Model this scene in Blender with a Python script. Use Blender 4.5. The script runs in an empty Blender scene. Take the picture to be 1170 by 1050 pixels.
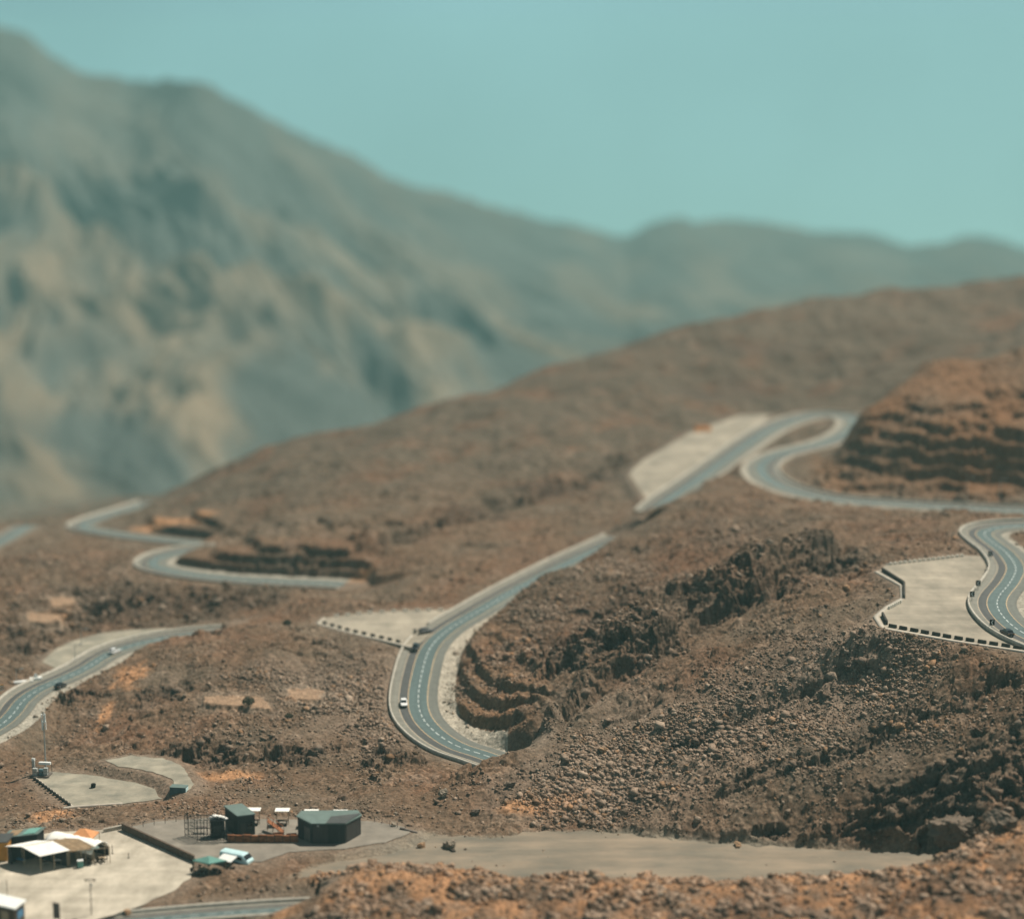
import bpy, bmesh, math, random, os
import numpy as np
from mathutils import Vector, Matrix

random.seed(7)
rng = np.random.default_rng(11)
QUAL = 1.0            # terrain fineness

# ----------------------------------------------------------------------------
# survey: the camera stands at (0, 0, 125); a point of the place is surveyed by
# its bearing, its dip and its distance
# ----------------------------------------------------------------------------
CAMZ = 125.0
FPX, CU, CV = 2200.0, 585.0, 525.0
PITCH = math.atan((CV - 120.0) / FPX)
CP, SP = math.cos(PITCH), math.sin(PITCH)

def kv(v):
    b = (CV - v) / FPX
    return (SP - b * CP) / (CP + b * SP)            # drop per metre of forward distance
def fu(u, v):
    return ((u - CU) / FPX) / (CP + (CV - v) / FPX * SP)   # x per metre forward
def PY(u, v, Y):
    return (fu(u, v) * Y, Y, CAMZ - kv(v) * Y)
def PZ(u, v, z):
    return PY(u, v, (CAMZ - z) / kv(v))
def project(x, y, z):
    dz = z - CAMZ
    dep = y * CP - dz * SP
    up = y * SP + dz * CP
    return CU + FPX * x / dep, CV - FPX * up / dep

# ----------------------------------------------------------------------------
# noise
# ----------------------------------------------------------------------------
_ang = np.random.default_rng(5).uniform(0, 2 * np.pi, 256)
_gx, _gy = np.cos(_ang).astype(np.float32), np.sin(_ang).astype(np.float32)
def hsh(xi, yi, seed):
    h = (xi.astype(np.int64) * 374761393 + yi.astype(np.int64) * 668265263 + seed * 144269504) & 0xffffffff
    h = ((h ^ (h >> 13)) * 1274126177) & 0xffffffff
    return (h ^ (h >> 16))
def pnoise(x, y, seed=0):
    xf, yf = np.floor(x), np.floor(y)
    fx, fy = (x - xf).astype(np.float32), (y - yf).astype(np.float32)
    xi, yi = xf.astype(np.int64), yf.astype(np.int64)
    sx, sy = fx * fx * fx * (fx * (fx * 6 - 15) + 10), fy * fy * fy * (fy * (fy * 6 - 15) + 10)
    def c(dx, dy):
        h = hsh(xi + dx, yi + dy, seed) & 255
        return _gx[h] * (fx - dx) + _gy[h] * (fy - dy)
    a, b = c(0, 0), c(1, 0)
    t = a + sx * (b - a)
    a, b = c(0, 1), c(1, 1)
    w = a + sx * (b - a)
    return (t + sy * (w - t)) * 1.5
def fbm(x, y, octv, seed=0, gain=0.5, lac=2.03):
    s = 0; a = 1.0
    for i in range(octv):
        s = s + a * pnoise(x, y, seed + i * 17); a *= gain; x = x * lac + 3.7; y = y * lac - 5.1
    return s
def ridged(x, y, octv, seed=0, gain=0.5, lac=2.03):
    s = 0; a = 1.0
    for i in range(octv):
        s = s + a * (1 - 2 * np.abs(pnoise(x, y, seed + i * 17))); a *= gain; x = x * lac + 3.7; y = y * lac - 5.1
    return s
def worley(x, y, seed=0):
    """F1, F2 and a random value of the nearest cell"""
    xi, yi = np.floor(x).astype(np.int64), np.floor(y).astype(np.int64)
    f1 = np.full(x.shape, 9.0, np.float32); f2 = f1.copy(); cv = np.zeros(x.shape, np.float32)
    for dx in (-1, 0, 1):
        for dy in (-1, 0, 1):
            h = hsh(xi + dx, yi + dy, seed)
            px = xi + dx + (h & 1023) / 1023.0; py = yi + dy + ((h >> 10) & 1023) / 1023.0
            d = np.hypot(x - px, y - py).astype(np.float32)
            m = d < f1
            f2 = np.where(m, f1, np.minimum(f2, d))
            cv = np.where(m, ((h >> 20) & 1023) / 1023.0, cv); f1 = np.where(m, d, f1)
    return f1, f2, cv
def sstep(a, b, x):
    t = np.clip((x - a) / (b - a), 0, 1)
    return t * t * (3 - 2 * t)

# ----------------------------------------------------------------------------
# roads and level lots (surveyed)
# ----------------------------------------------------------------------------
def catmull(pts, step):
    pts = np.array(pts, float)
    p = np.vstack([2 * pts[0] - pts[1], pts, 2 * pts[-1] - pts[-2]])
    out = []
    for i in range(1, len(p) - 2):
        n = 24
        for t in np.linspace(0, 1, n, endpoint=False):
            a, b, c, d = p[i - 1], p[i], p[i + 1], p[i + 2]
            out.append(0.5 * ((2 * b) + (c - a) * t + (2 * a - 5 * b + 4 * c - d) * t * t + (3 * b - a - 3 * c + d) * t ** 3))
    out.append(pts[-1]); out = np.array(out)
    s = np.r_[0, np.cumsum(np.linalg.norm(np.diff(out[:, :2], axis=0), axis=1))]
    q = np.arange(0, s[-1], step)
    r = np.stack([np.interp(q, s, out[:, k]) for k in range(3)], 1)
    for _ in range(3):
        r[1:-1] = (r[:-2] + 2 * r[1:-1] + r[2:]) / 4
    return r

# name, [(u, v, level)], half width, (fill/cut slope left, right), flat shoulder left/right
ROADS = {
 'A': dict(pts=[(40,1075,-.5),(120,1055,-.5),(190,1047,-.5),(265,1041,-.4),(330,1037,-.4),(372,1035.5,-.4)], w=2.6, cut=(.3,2.5), sh=(1,1)),
 'B': dict(pts=[(-45,850,-.5),(-5,829,-.3),(12,814,0),(20,803,.2),(33,792,.3),(52,782,.4),(78,771,.5),(98,761,.5),(110,753,.5),(126,744.5,.5),(155,735,.6),(190,728,.6),(225,723.5,.6),(258,721,.6)], w=4.2, cut=(.5,.9), sh=(1,3)),
 'C': dict(pts=[(590,878,-.4),(562,868,-.2),(545,862,-.2),(518,853,-.1),(494,838,.3),(478,820,.8),(473,800,1.5),(477,770,3),(487,740,4.4),(508,719,5),(541,699,5.6),(574,680,6.2),(610,661,6.9),(650,641,7.6),(690,623,8.4),(711,613,9.0)], w=5.0, cut=(.0,1.5), sh=(1,3.6)),
 'D': dict(pts=[(744,585,10.8),(756,574,11.6),(800,544,13.4),(850,508,15.8),(885,487,17),(925,475,17.8),(958,474,18.2),(978,480,18.4),(972,493,18.2),(945,506,18),(912,514,18),(884,523,17.8),(872,535,17.6),(884,550,17.4),(915,562,17.2),(955,570,17.2),(1000,574,17.3),(1100,580,18),(1230,586,19)], w=4.6, cut=(.1,1.4), sh=(1,2.5)),
 'E': dict(pts=[(1215,745,27.2),(1172,727,27.2),(1150,713,27.2),(1136,696,27.2),(1136,682,27.2),(1150,664,27.2),(1156,648,27.2),(1145,631,27.2),(1128,618,27.2),(1120,609,27.3),(1132,603,27.5),(1160,600,27.8),(1225,598,28.4)], w=4.6, cut=(.0,.6), sh=(1,2)),
 'F': dict(pts=[(392,668.5,1),(365,667,1),(300,664,1),(250,660.5,1),(205,655,1),(176,648,1),(172,642,1),(184,635,1),(212,629,1),(250,626,1)], w=4.2, cut=(.1,1.3), sh=(1,2.5), endblend=True),
 'G': dict(pts=[(238,622,-5),(160,614,-5.5),(112,607,-6),(92,602,-6.8),(100,596,-8),(124,588,-10),(150,580,-14),(172,573,-18)], w=4.0, cut=(.1,1.2), sh=(1,2)),
 'H': dict(pts=[(-60,640,-3),(-20,627,-3),(12,611,-4.5),(30,600,-7)], w=4.0, cut=(.1,.4), sh=(1,1)),
}
for r in ROADS.values():
    r['c'] = catmull([PZ(*p) for p in r['pts']], 1.0)

LOTS = {   # outline (u, v), levels fitted
 'shed':  dict(pts=[(-90,1010),(-60,968),(0,960),(60,950),(140,947),(185,966),(222,983),(216,1004),(196,1018),(160,1034),(90,1058),(-60,1075)], z=0.0, blend=4),
 'house': dict(pts=[(146,945),(180,938),(240,934),(330,936),(425,938),(462,944),(470,951),(440,962),(395,969),(330,973),(300,984),(232,984),(190,966)], z=0.9, blend=3),
 'mast':  dict(pts=[(36,887),(58,881),(112,886),(160,893),(196,899),(216,903),(196,911),(140,918),(82,922)], z=-3.0, blend=3),
 'bend':  dict(pts=[(120,868),(150,863),(185,866),(206,873),(214,884),(222,896),(214,904),(200,898),(196,889),(168,880),(135,875)], z=-1.6, blend=3),
 'layC':  dict(pts=[(363,713),(372,706),(420,700),(470,697),(530,696.5),(505,715),(488,728),(474,739),(440,731),(400,722)], z=4.9, blend=3),
 'layB':  dict(pts=[(48,756),(61,743),(82,732.5),(115,723.5),(148,719.5),(185,718),(226,719.5),(222,722),(185,726),(150,733),(116,745),(100,757),(88,764),(72,766.5)], z=0.5, blend=3),
 'layE':  dict(pts=[(1003,653),(1013,645),(1060,639),(1102,634.5),(1136,636),(1150,650),(1130,672),(1122,690),(1135,708),(1165,724),(1215,744),(1215,753),(1170,743),(1090,731),(1011,717),(1002,705),(1016,693),(1031,684),(1033,670)], z=27.0, blend=3),
 'layD':  dict(pts=[(719,541,12.4),(735,526,13.2),(790,493,15.6),(846,474,17.2),(880,474,17.4),(862,495,16.2),(812,534,13.9),(768,563,12.2),(745,578,11.2),(736,566,11.6)], z=None, blend=4),
}
for n, L in LOTS.items():
    if L['z'] is None:
        q = np.array([PZ(*p) for p in L['pts']])
        A = np.c_[q[:, :2], np.ones(len(q))]
        L['pl'] = np.linalg.lstsq(A, q[:, 2], rcond=None)[0]
        L['xy'] = q[:, :2]
    else:
        q = np.array([PZ(u, v, L['z']) for u, v in L['pts']])
        L['pl'] = np.array([0, 0, L['z']]); L['xy'] = q[:, :2]

# ----------------------------------------------------------------------------
# base relief
# ----------------------------------------------------------------------------
CTRL = []
def ct(u, v, Y): CTRL.append(PY(u, v, Y))
def cz(u, v, z): CTRL.append(PZ(u, v, z))
# near shoulder along the bottom of the view
for u, v, Y in [(-120,1120,262),(100,1120,262),(330,1075,270),(345,1047,277.5),(380,1015,283),(425,994,287),(480,1003,285.5),(540,1010,284.5),(600,1013,284),
                (700,1015,284),(800,1016,284),(880,1012,284),(950,1014,283),(1010,1008,284),(1060,998,285.5),(1100,983,288),(1140,962,292),(1175,945,295),(1250,915,300),
                (450,1035,277),(600,1045,276),(800,1045,275),(1000,1045,272),(1175,1040,268),(1300,1000,275),(600,1120,262),(900,1120,258),(1200,1120,252),(585,1300,225),(0,1300,225),(1170,1300,225)]: ct(u, v, Y)
# gravel flat
for u, v in [(450,985),(500,955),(560,975),(620,950),(650,985),(700,955),(760,1000),(800,965),(860,1000),(900,968),(960,990),(1000,972),(1060,973),(330,1000),(300,1015),(240,1025),(400,978)]: cz(u, v, 0.0)
for u, v in [(-60,1030),(60,1000),(150,1000),(0,970),(100,1050),(230,1005)]: cz(u, v, 0.0)
for u, v in [(200,960),(300,950),(400,950),(450,950)]: cz(u, v, .9)
for u, v in [(60,900),(110,900),(150,908),(80,915)]: cz(u, v, -3)
# mound between the two left lots
for u, v, Y in [(-60,945,330),(0,935,332),(60,928,334),(120,928,333.5),(200,921,335),(260,917,336),(330,918,334.5),(400,920,331.5),(450,925,328),(500,925,328)]: ct(u, v, Y)
# left hill
for u, v, Y in [(-60,900,352),(0,895,354),(20,860,370),(0,840,380),(45,835,383),(50,805,396),(70,800,396),(110,790,398),(100,845,376),(150,850,372),(200,855,370),(240,874,361),
                (300,884,356),(360,886,354),(420,882,353.5),(240,846,369),(300,846,367.5),(360,846,366.5),(420,856,363),(150,800,392),(200,800,390),(260,805,386),(320,805,386),(300,760,402),
                (200,760,407),(130,765,410),(150,742,425),(185,729,437),(235,722.5,437),(280,716,437),(330,709,437),(300,735,417),(380,760,405),(420,800,388),(440,780,398),(400,735,422),(440,745,415),(250,690,475),(230,716,446)]: ct(u, v, Y)
# scree in front of the end of the middle road
for u, v, Y in [(430,880,354),(470,888,347),(500,882,346),(540,872,346),(580,860,348),(605,850,350),(560,905,333),(480,912,334),(640,915,328),(560,935,324.5),(640,940,322.5),(640,860,345)]: ct(u, v, Y)
# right slope
for u, v, Y in [(700,945,318.5),(760,950,316.5),(840,957,314),(920,964,312),(1000,970,310),(1075,973,308.5),(700,850,346),(800,850,340),(900,850,334),(1000,850,328),(1100,850,322),(1175,850,317),
                (800,900,326),(900,900,321),(1000,905,316.5),(1060,915,313),(1110,900,313),(1175,900,308),(1090,950,308.5),(1140,945,302),(1175,948,298.5),
                (720,800,363),(800,780,361),(900,770,356),(1000,780,346),(1100,790,333.5),(1175,800,326),(900,720,376),(980,710,366),(1000,722,352.5),(1100,742,341),(1175,755,336),(1300,790,322),(1300,900,300),
                (940,680,392),(990,660,402),(1000,640,415),(1060,625,422),(1100,625,424)]: ct(u, v, Y)
for u, v in [(1030,710),(1080,700),(1080,660),(1130,735),(1170,680),(1140,620)]: cz(u, v, 27)
for u, v, Y in [(1250,690,374),(1300,650,395),(1175,615,432),(1175,591,456),(1085,593,462),(1100,586,480)]: ct(u, v, Y)
# gully and the spur above the middle road
for u, v, Y in [(610,846,353),(640,820,362),(700,775,377),(800,717,396),(920,655,418),(960,632,428),(700,745,384),(760,708,394),(840,668,405),(910,632,419),
                (725,602,500),(810,585,496),(880,575,504),(950,582,495),(1000,583,493),(700,680,432),(650,740,402),(620,700,425),(660,660,462),(800,650,440),(900,615,458),(800,615,468),(1000,610,458),
                (560,730,415),(570,790,383),(590,780,385),(600,825,364),(540,765,398),(640,790,377)]: ct(u, v, Y)
# beyond the roads on the left
for u, v, Y in [(0,640,505),(60,690,465),(0,700,455),(60,735,446),(0,755,425),(0,690,462),(60,655,490),(100,665,490),(150,672,484),(220,673,484),(290,673,484),(350,676,482),(110,716,457),(170,713,459),(230,710,459),(290,700,462),
                (0,604,600),(60,600,606),(-150,612,590),(110,594,630),(120,640,505),(60,625,540),(-150,640,540),(-150,700,455),(-150,800,395),
                (225,645,503),(300,641,501),(300,624,511),(300,609,521),(380,640,498),(450,614,518),(380,613,520),(450,600,529),(450,660,483),(420,685,466),(350,690,455),(330,715,440),
                (150,600,596),(200,595,591),(250,595,578),(230,582,598),(270,607,560),(160,586,640)]: ct(u, v, Y)
# long ridge behind
for u, v, Y in [(165,577,690),(200,556,690),(250,531,695),(320,511,705),(400,490,720),(480,468,740),(560,446,762),(640,418,785),(700,401,802),(780,376,815),(850,358,835),(930,344,860),(1000,334,885),(1090,326,915),(1175,318,945),(1300,305,960)]: ct(u, v, Y)
for u, v, z in [(300,590,8.5),(450,560,10),(380,530,9),(560,500,14),(600,520,12.5),(700,480,15.5),(700,430,25),(800,420,25),(800,450,18.5),(900,400,29),(640,580,8.5),(560,560,8),(500,640,6.5),(520,600,7.5),(600,620,7.5),(450,690,5),(560,660,6),(640,620,7),
                (680,560,9.5),(700,520,11.5),(780,465,17),(850,453,18.5),(930,443,19),(900,430,22),(990,420,27),(1000,380,35),(1100,360,40),(1175,345,43)]: cz(u, v, z)
for u, v, Y in [(630,654,446),(660,640,462),(690,623,480),(712,605,494),(727,592,504),(742,583,511),(770,570,526),(800,552,548),(760,582,505)]: ct(u, v, Y)
# benches at the upper hairpin
for u, v, Y in [(948,550,543),(940,530,556),(942,508,568),(958,488,580),(990,540,528),(1000,520,536),(970,500,560),(985,470,585),(1000,465,566),(1050,450,565),(1100,460,556),(1175,440,560),(1175,400,600),(1100,420,585),(1050,420,600),(1175,520,515),(1300,440,560),(1300,380,640)]: ct(u, v, Y)
# hidden falls behind the ridge, valley floor
for u, v, Y in [(100,575,1000),(250,560,900),(560,500,950),(850,430,1000),(1175,400,1100)]: ct(u, v, Y)
for x in (-330, -260, -200, -160): CTRL.append((x, 780, -75)); CTRL.append((x, 700, -30))
for x in np.linspace(-650, 650, 8):
    CTRL.append((x, 1400, -190)); CTRL.append((x * 1.4, 1900, -235)); CTRL.append((x * 1.6, 2300, -240))
for r in ROADS.values():
    for p in r['c'][::18]: CTRL.append(tuple(p))
CTRL = np.array(CTRL, np.float64)

SX = 40.0
def rbf_fit(P):
    d = np.hypot(P[:, None, 0] - P[None, :, 0], P[:, None, 1] - P[None, :, 1])
    K = np.sqrt(d * d + 9.0)
    n = len(P)
    A = np.zeros((n + 3, n + 3)); A[:n, :n] = -K - 0.0 + np.eye(n) * 0.6
    Q = np.c_[np.ones(n), P[:, 0] / SX, P[:, 1] / SX]
    A[:n, n:] = Q; A[n:, :n] = Q.T
    return np.linalg.solve(A, np.r_[P[:, 2], 0, 0, 0])
WT = rbf_fit(CTRL)
def rbf_eval(x, y):
    n = len(CTRL)
    out = np.empty(x.size, np.float32); xf, yf = x.ravel(), y.ravel()
    px, py = CTRL[:, 0].astype(np.float32), CTRL[:, 1].astype(np.float32)
    w = WT[:n]
    for i in range(0, x.size, 20000):
        a, b = xf[i:i + 20000].astype(np.float32), yf[i:i + 20000].astype(np.float32)
        K = np.sqrt((a[:, None] - px) ** 2 + (b[:, None] - py) ** 2 + 9.0)
        out[i:i + 20000] = -(K.astype(np.float64) @ w) + WT[n] + WT[n + 1] * a / SX + WT[n + 2] * b / SX
    return out.reshape(x.shape)

# ----------------------------------------------------------------------------
# the fan of ground vertices: finer where the terrain is near
# ----------------------------------------------------------------------------
def rows():
    y = 205.0; out = []
    while y < 2350:
        out.append(y)
        if y < 262: s = .7
        elif y < 490: s = .24
        elif y < 600: s = .34
        elif y < 760: s = .7
        elif y < 1000: s = 2.2
        else: s = 9.0
        y += s / QUAL
    return np.array(out)
def cols():
    inner = np.arange(-.284, .284, .00050 / QUAL)
    outer = np.linspace(.284, .42, int(70 * QUAL))
    return np.r_[-outer[::-1], inner[1:], outer]
YR, TC = rows(), cols()
YY, TT = np.meshgrid(YR, TC, indexing='ij')
XX = (YY * TT)
# base on a coarser fan, then refined by interpolation
yc = np.r_[np.arange(200, 800, 1.6), np.arange(800, 2380, 12)]
tc = np.linspace(-.43, .43, 420)
Yc, Tc = np.meshgrid(yc, tc, indexing='ij')
Zc = rbf_eval(Yc * Tc, Yc)
def coarse(x, y):
    t = np.clip((x / y + .43) / .86 * 419, 0, 418.999)
    r = np.clip(np.interp(y, yc, np.arange(len(yc))), 0, len(yc) - 1.001)
    i, j = r.astype(int), t.astype(int); a, b = r - i, t - j
    return (Zc[i, j] * (1 - a) * (1 - b) + Zc[i + 1, j] * a * (1 - b) + Zc[i, j + 1] * (1 - a) * b + Zc[i + 1, j + 1] * a * b)
ZB = coarse(XX, YY).astype(np.float32)
SHAPE = ZB.shape

# blobs: soft patches of ground, surveyed the same way
def ground_hit(u, v, Z=None):
    Z = ZB if Z is None else Z
    k = kv(v); t = fu(u, v)
    j = int(np.clip(np.searchsorted(TC, t), 0, len(TC) - 1))
    kk = (CAMZ - Z[:, j]) / YR
    idx = np.nonzero((kk <= k) & (YR > 262))[0]
    i = idx[0] if len(idx) else len(YR) - 1
    return t * YR[i], YR[i]
def blob(u, v, ru, rv, ang=0.0, soft=.5, warp=.35):
    x0, y0 = ground_hit(u, v); _, ya = ground_hit(u, v - rv); _, yb = ground_hit(u, v + rv)
    rx = max(ru * y0 / FPX, .8); ry = max((ya - yb) / 2, .8); ry = min(ry, 6 * rx + 4)
    r0 = max(rx, ry) * 1.8 + 4
    m = np.zeros(SHAPE, np.float32)
    i0, i1 = np.searchsorted(YR, [y0 - r0, y0 + r0])
    xs, ys = XX[i0:i1] - x0, YY[i0:i1] - y0
    c, s = math.cos(ang), math.sin(ang)
    a, b = (xs * c + ys * s) / rx, (-xs * s + ys * c) / ry
    d = np.hypot(a, b) + warp * fbm(XX[i0:i1] / (rx * .7), YY[i0:i1] / (rx * .7), 3, int(u * 7 + v))
    m[i0:i1] = 1 - sstep(1 - soft, 1 + soft * .3, d)
    return m

# signed distance to the road lines and lots
def near_line(x, y, c):
    """distance, side (+ to the left of travel), level of the nearest point of a polyline"""
    best = np.full(x.size, 1e9, np.float32); en = np.zeros(x.size, bool); zz = np.zeros(x.size, np.float32); sd = np.zeros(x.size, np.float32)
    st = 2
    q = np.vstack([c[::st], c[-1:]])
    for qi, (a, b) in enumerate(zip(q[:-1], q[1:])):
        dx, dy = b[0] - a[0], b[1] - a[1]; L = dx * dx + dy * dy
        if L < 1e-6: continue
        t = np.clip(((x - a[0]) * dx + (y - a[1]) * dy) / L, 0, 1)
        ex, ey = x - a[0] - t * dx, y - a[1] - t * dy
        d = np.hypot(ex, ey); m = d < best
        best = np.where(m, d, best); zz = np.where(m, a[2] + t * (b[2] - a[2]), zz); sd = np.where(m, np.sign(dx * ey - dy * ex), sd)
        if qi == 0: en = np.where(m, t <= 0, en)
        elif qi >= len(q) - 3: en = np.where(m, t >= 1, en)
        else: en = en & ~m
    return best, sd, zz, en
def poly_sd(x, y, P):
    d = np.full(x.shape, 1e9); ins = np.zeros(x.shape, bool)
    for (ax, ay), (bx, by) in zip(P, np.roll(P, -1, 0)):
        dx, dy = bx - ax, by - ay
        t = np.clip(((x - ax) * dx + (y - ay) * dy) / (dx * dx + dy * dy), 0, 1)
        d = np.minimum(d, np.hypot(x - ax - t * dx, y - ay - t * dy))
        cr = ((ay > y) != (by > y)) & (x < (bx - ax) * (y - ay) / (by - ay + 1e-12) + ax)
        ins ^= cr
    return np.where(ins, -d, d)
# ----------------------------------------------------------------------------
# relief: rolling noise, cut and fill along the roads, benches, crags
# ----------------------------------------------------------------------------
free = np.full(SHAPE, 60.0, np.float32)          # metres to the nearest road or lot
roadinfo = {}
def window(xy, m):
    i0, i1 = np.searchsorted(YR, [xy[:, 1].min() - m, xy[:, 1].max() + m])
    sub = (slice(i0, i1), slice(None))
    x, y = XX[sub], YY[sub]
    sel = (x > xy[:, 0].min() - m) & (x < xy[:, 0].max() + m)
    ii, jj = np.nonzero(sel)
    return ii + i0, jj
for n, r in ROADS.items():
    ii, jj = window(r['c'][:, :2], 34)
    d, s, zz, en = near_line(XX[ii, jj], YY[ii, jj], r['c'])
    k = d < 34
    roadinfo[n] = (ii[k], jj[k], d[k], s[k], zz[k]); r['en'] = en[k]
    free[ii[k], jj[k]] = np.minimum(free[ii[k], jj[k]], d[k] - r['w'])
lotinfo = {}
for n, L in LOTS.items():
    ii, jj = window(L['xy'], 16)
    d = poly_sd(XX[ii, jj], YY[ii, jj], L['xy'])
    k = d < 16
    lotinfo[n] = (ii[k], jj[k], d[k])
    free[ii[k], jj[k]] = np.minimum(free[ii[k], jj[k]], d[k])
SLABS = [([(234,799),(262,795),(300,799),(308,814),(285,812),(234,808)], 3.1), ([(33,703),(44,698),(62,703),(68,716),(52,719),(36,711)], 3.2), ([(330,790),(352,787),(368,792),(360,803),(336,800)], 3.1), ([(60,684),(80,684),(86,696),(64,694)], 3.0)]
FLATP = np.array([PZ(u, v, 0)[:2] for u, v in [(330,1004),(365,988),(430,966),(480,952),(560,957),(620,949),(700,949),(780,958),(860,963),(950,969),(1085,975),(1070,990),(960,1014),(880,1020),(600,1022),(470,1012),(420,1006)]])
flat = np.zeros(SHAPE, np.float32); ii, jj = window(FLATP, 6)
flat[ii, jj] = 1 - sstep(-1.2, 1.0, poly_sd(XX[ii, jj], YY[ii, jj], FLATP) + 1.1 * fbm(XX[ii, jj] / 4, YY[ii, jj] / 4, 3, 640))
calm = sstep(1.5, 14, free) * (1 - .97 * flat)
calm2 = sstep(.6, 5, free) * (1 - .93 * flat)
fine = (YY < 660)

Z = ZB.copy()
far = sstep(480, 680, YY)
Z = Z * (1 - flat) - .10 * flat
Z += calm * (1.1 * fbm(XX / 34, YY / 34, 3, 3) * (.6 + 1.6 * far) + .55 * (ridged(XX / 13, YY / 13, 2, 9) - .6))
# gullies running down the long ridge
gw = (XX * .35 + YY * .94)
Z += far * calm * (.8 * ridged(XX / 26 + .6 * fbm(XX / 60, YY / 60, 2, 41), gw / 120, 2, 37) - .6)

# level lots first, roads over them
for n, L in sorted(LOTS.items(), key=lambda q: q[0] == 'shed'):
    ii, jj, d = lotinfo[n]
    t = 1 - sstep(.8, L['blend'] + .8, d)
    if n == 'shed':
        dh = poly_sd(XX[ii, jj], YY[ii, jj], LOTS['house']['xy']); t = np.where(d < .25, 1, t * sstep(.3, 4, dh))
    pl = L['pl'][0] * XX[ii, jj] + L['pl'][1] * YY[ii, jj] + L['pl'][2] - .10
    Z[ii, jj] = Z[ii, jj] * (1 - t) + pl * t
for n, r in ROADS.items():
    ii, jj, d, s, zz = roadinfo[n]
    e = d - r['w']
    left = s > 0
    sh = np.where(left, r['sh'][0], r['sh'][1]); cut = np.where(left, r['cut'][0], r['cut'][1])
    if n == 'C': cut = np.where(left, cut, .58 + .92 * sstep(402, 432, YY[ii, jj]))
    z = Z[ii, jj]
    out = np.maximum(e - sh, 0)
    up = zz + cut * out + .02 * out
    lo = zz - .75 * out
    g = np.clip(z, lo, up)
    wgt = np.where(r['en'], (1 - sstep(6, 24, d)) * bool(r.get('endblend')), 1 - sstep(16 if n == 'C' else 9, 26 if n == 'C' else 24, out))
    z = z * (1 - wgt) + g * wgt
    near = (1 - sstep(0, .6, out)) * np.where(r['en'], 1 - sstep(0, 1.2, d - .5), 1)
    keep = np.ones_like(z)
    for ln, L in LOTS.items():                    # do not bury a lot beside the road
        pass
    Z[ii, jj] = z * (1 - near) + (zz - .12) * near

for n, L in LOTS.items():
    ii, jj, d = lotinfo[n]; pl = lot_pl = L['pl'][0] * XX[ii, jj] + L['pl'][1] * YY[ii, jj] + L['pl'][2] - .10
    if n.startswith('lay'):
        k = d < 3; Z[ii[k], jj[k]] = np.minimum(Z[ii[k], jj[k]], pl[k] + 1.2 * np.maximum(d[k] - .4, 0))
def pxmask(pts, soft=2.0):
    q = np.array([ground_hit(u, v, Z) for u, v in pts]); m = np.zeros(SHAPE, np.float32); ii, jj = window(q, 3)
    m[ii, jj] = 1 - sstep(-soft, soft * .3, poly_sd(XX[ii, jj], YY[ii, jj], q)); return m
def terrace(mask, ref, step, sharp=.3, warp=.5, seed=1):
    k = mask > .02
    x, y, z = XX[k], YY[k], Z[k]
    h = (z - ref + warp * fbm(x / 9, y / 9, 3, seed)) / step
    n = np.floor(h); f = h - n
    rise = sstep(0, sharp, f) * .88 + .12 * f
    zz = ref + step * (n + rise) - warp * .6 * fbm(x / 9, y / 9, 2, seed)
    m = mask[k] * sstep(.2, 1.5, free[k])
    Z[k] = z * (1 - m) + zz * m
terrace(pxmask([(508,800),(530,742),(575,722),(635,760),(640,812),(604,848),(562,868),(518,836)], 3.5), .5, 2.4, .30, .35, 3)
terrace(pxmask([(196,650),(215,630),(250,614),(310,600),(400,596),(460,600),(470,630),(420,655),(370,664),(290,660),(225,658)], 3), 1.0, 2.5, .4, .5, 4)
terrace(blob(195, 602, 85, 16, soft=.2, warp=.1), -5.2, 3.0, .3, .25, 5)
terrace(.82 * blob(1085, 508, 178, 74, soft=.15, warp=.1), 17.6, 3.9, .55, 2.2, 6)

SLABM = []
for P, z in SLABS:
    q = np.array([ground_hit(u, v, Z) for u, v in P]); ii, jj = window(q, 5)
    d = poly_sd(XX[ii, jj], YY[ii, jj], q) + .5 * fbm(XX[ii, jj] / 3, YY[ii, jj] / 3, 2, 640)
    t = 1 - sstep(0, .7, d); z = float(np.median(Z[ii, jj][d < 0])) + .45
    Z[ii, jj] = Z[ii, jj] * (1 - t) + z * t
    free[ii, jj] = np.minimum(free[ii, jj], np.maximum(d, 0) + .3); SLABM.append((ii, jj, t))
x0, y0, _ = PZ(594, 848, 2.5); Z += (1.8 * np.exp(-((XX - x0) / 6) ** 2 - ((YY - y0) / 8) ** 2) * sstep(.8, 3, free)).astype(np.float32)
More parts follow.
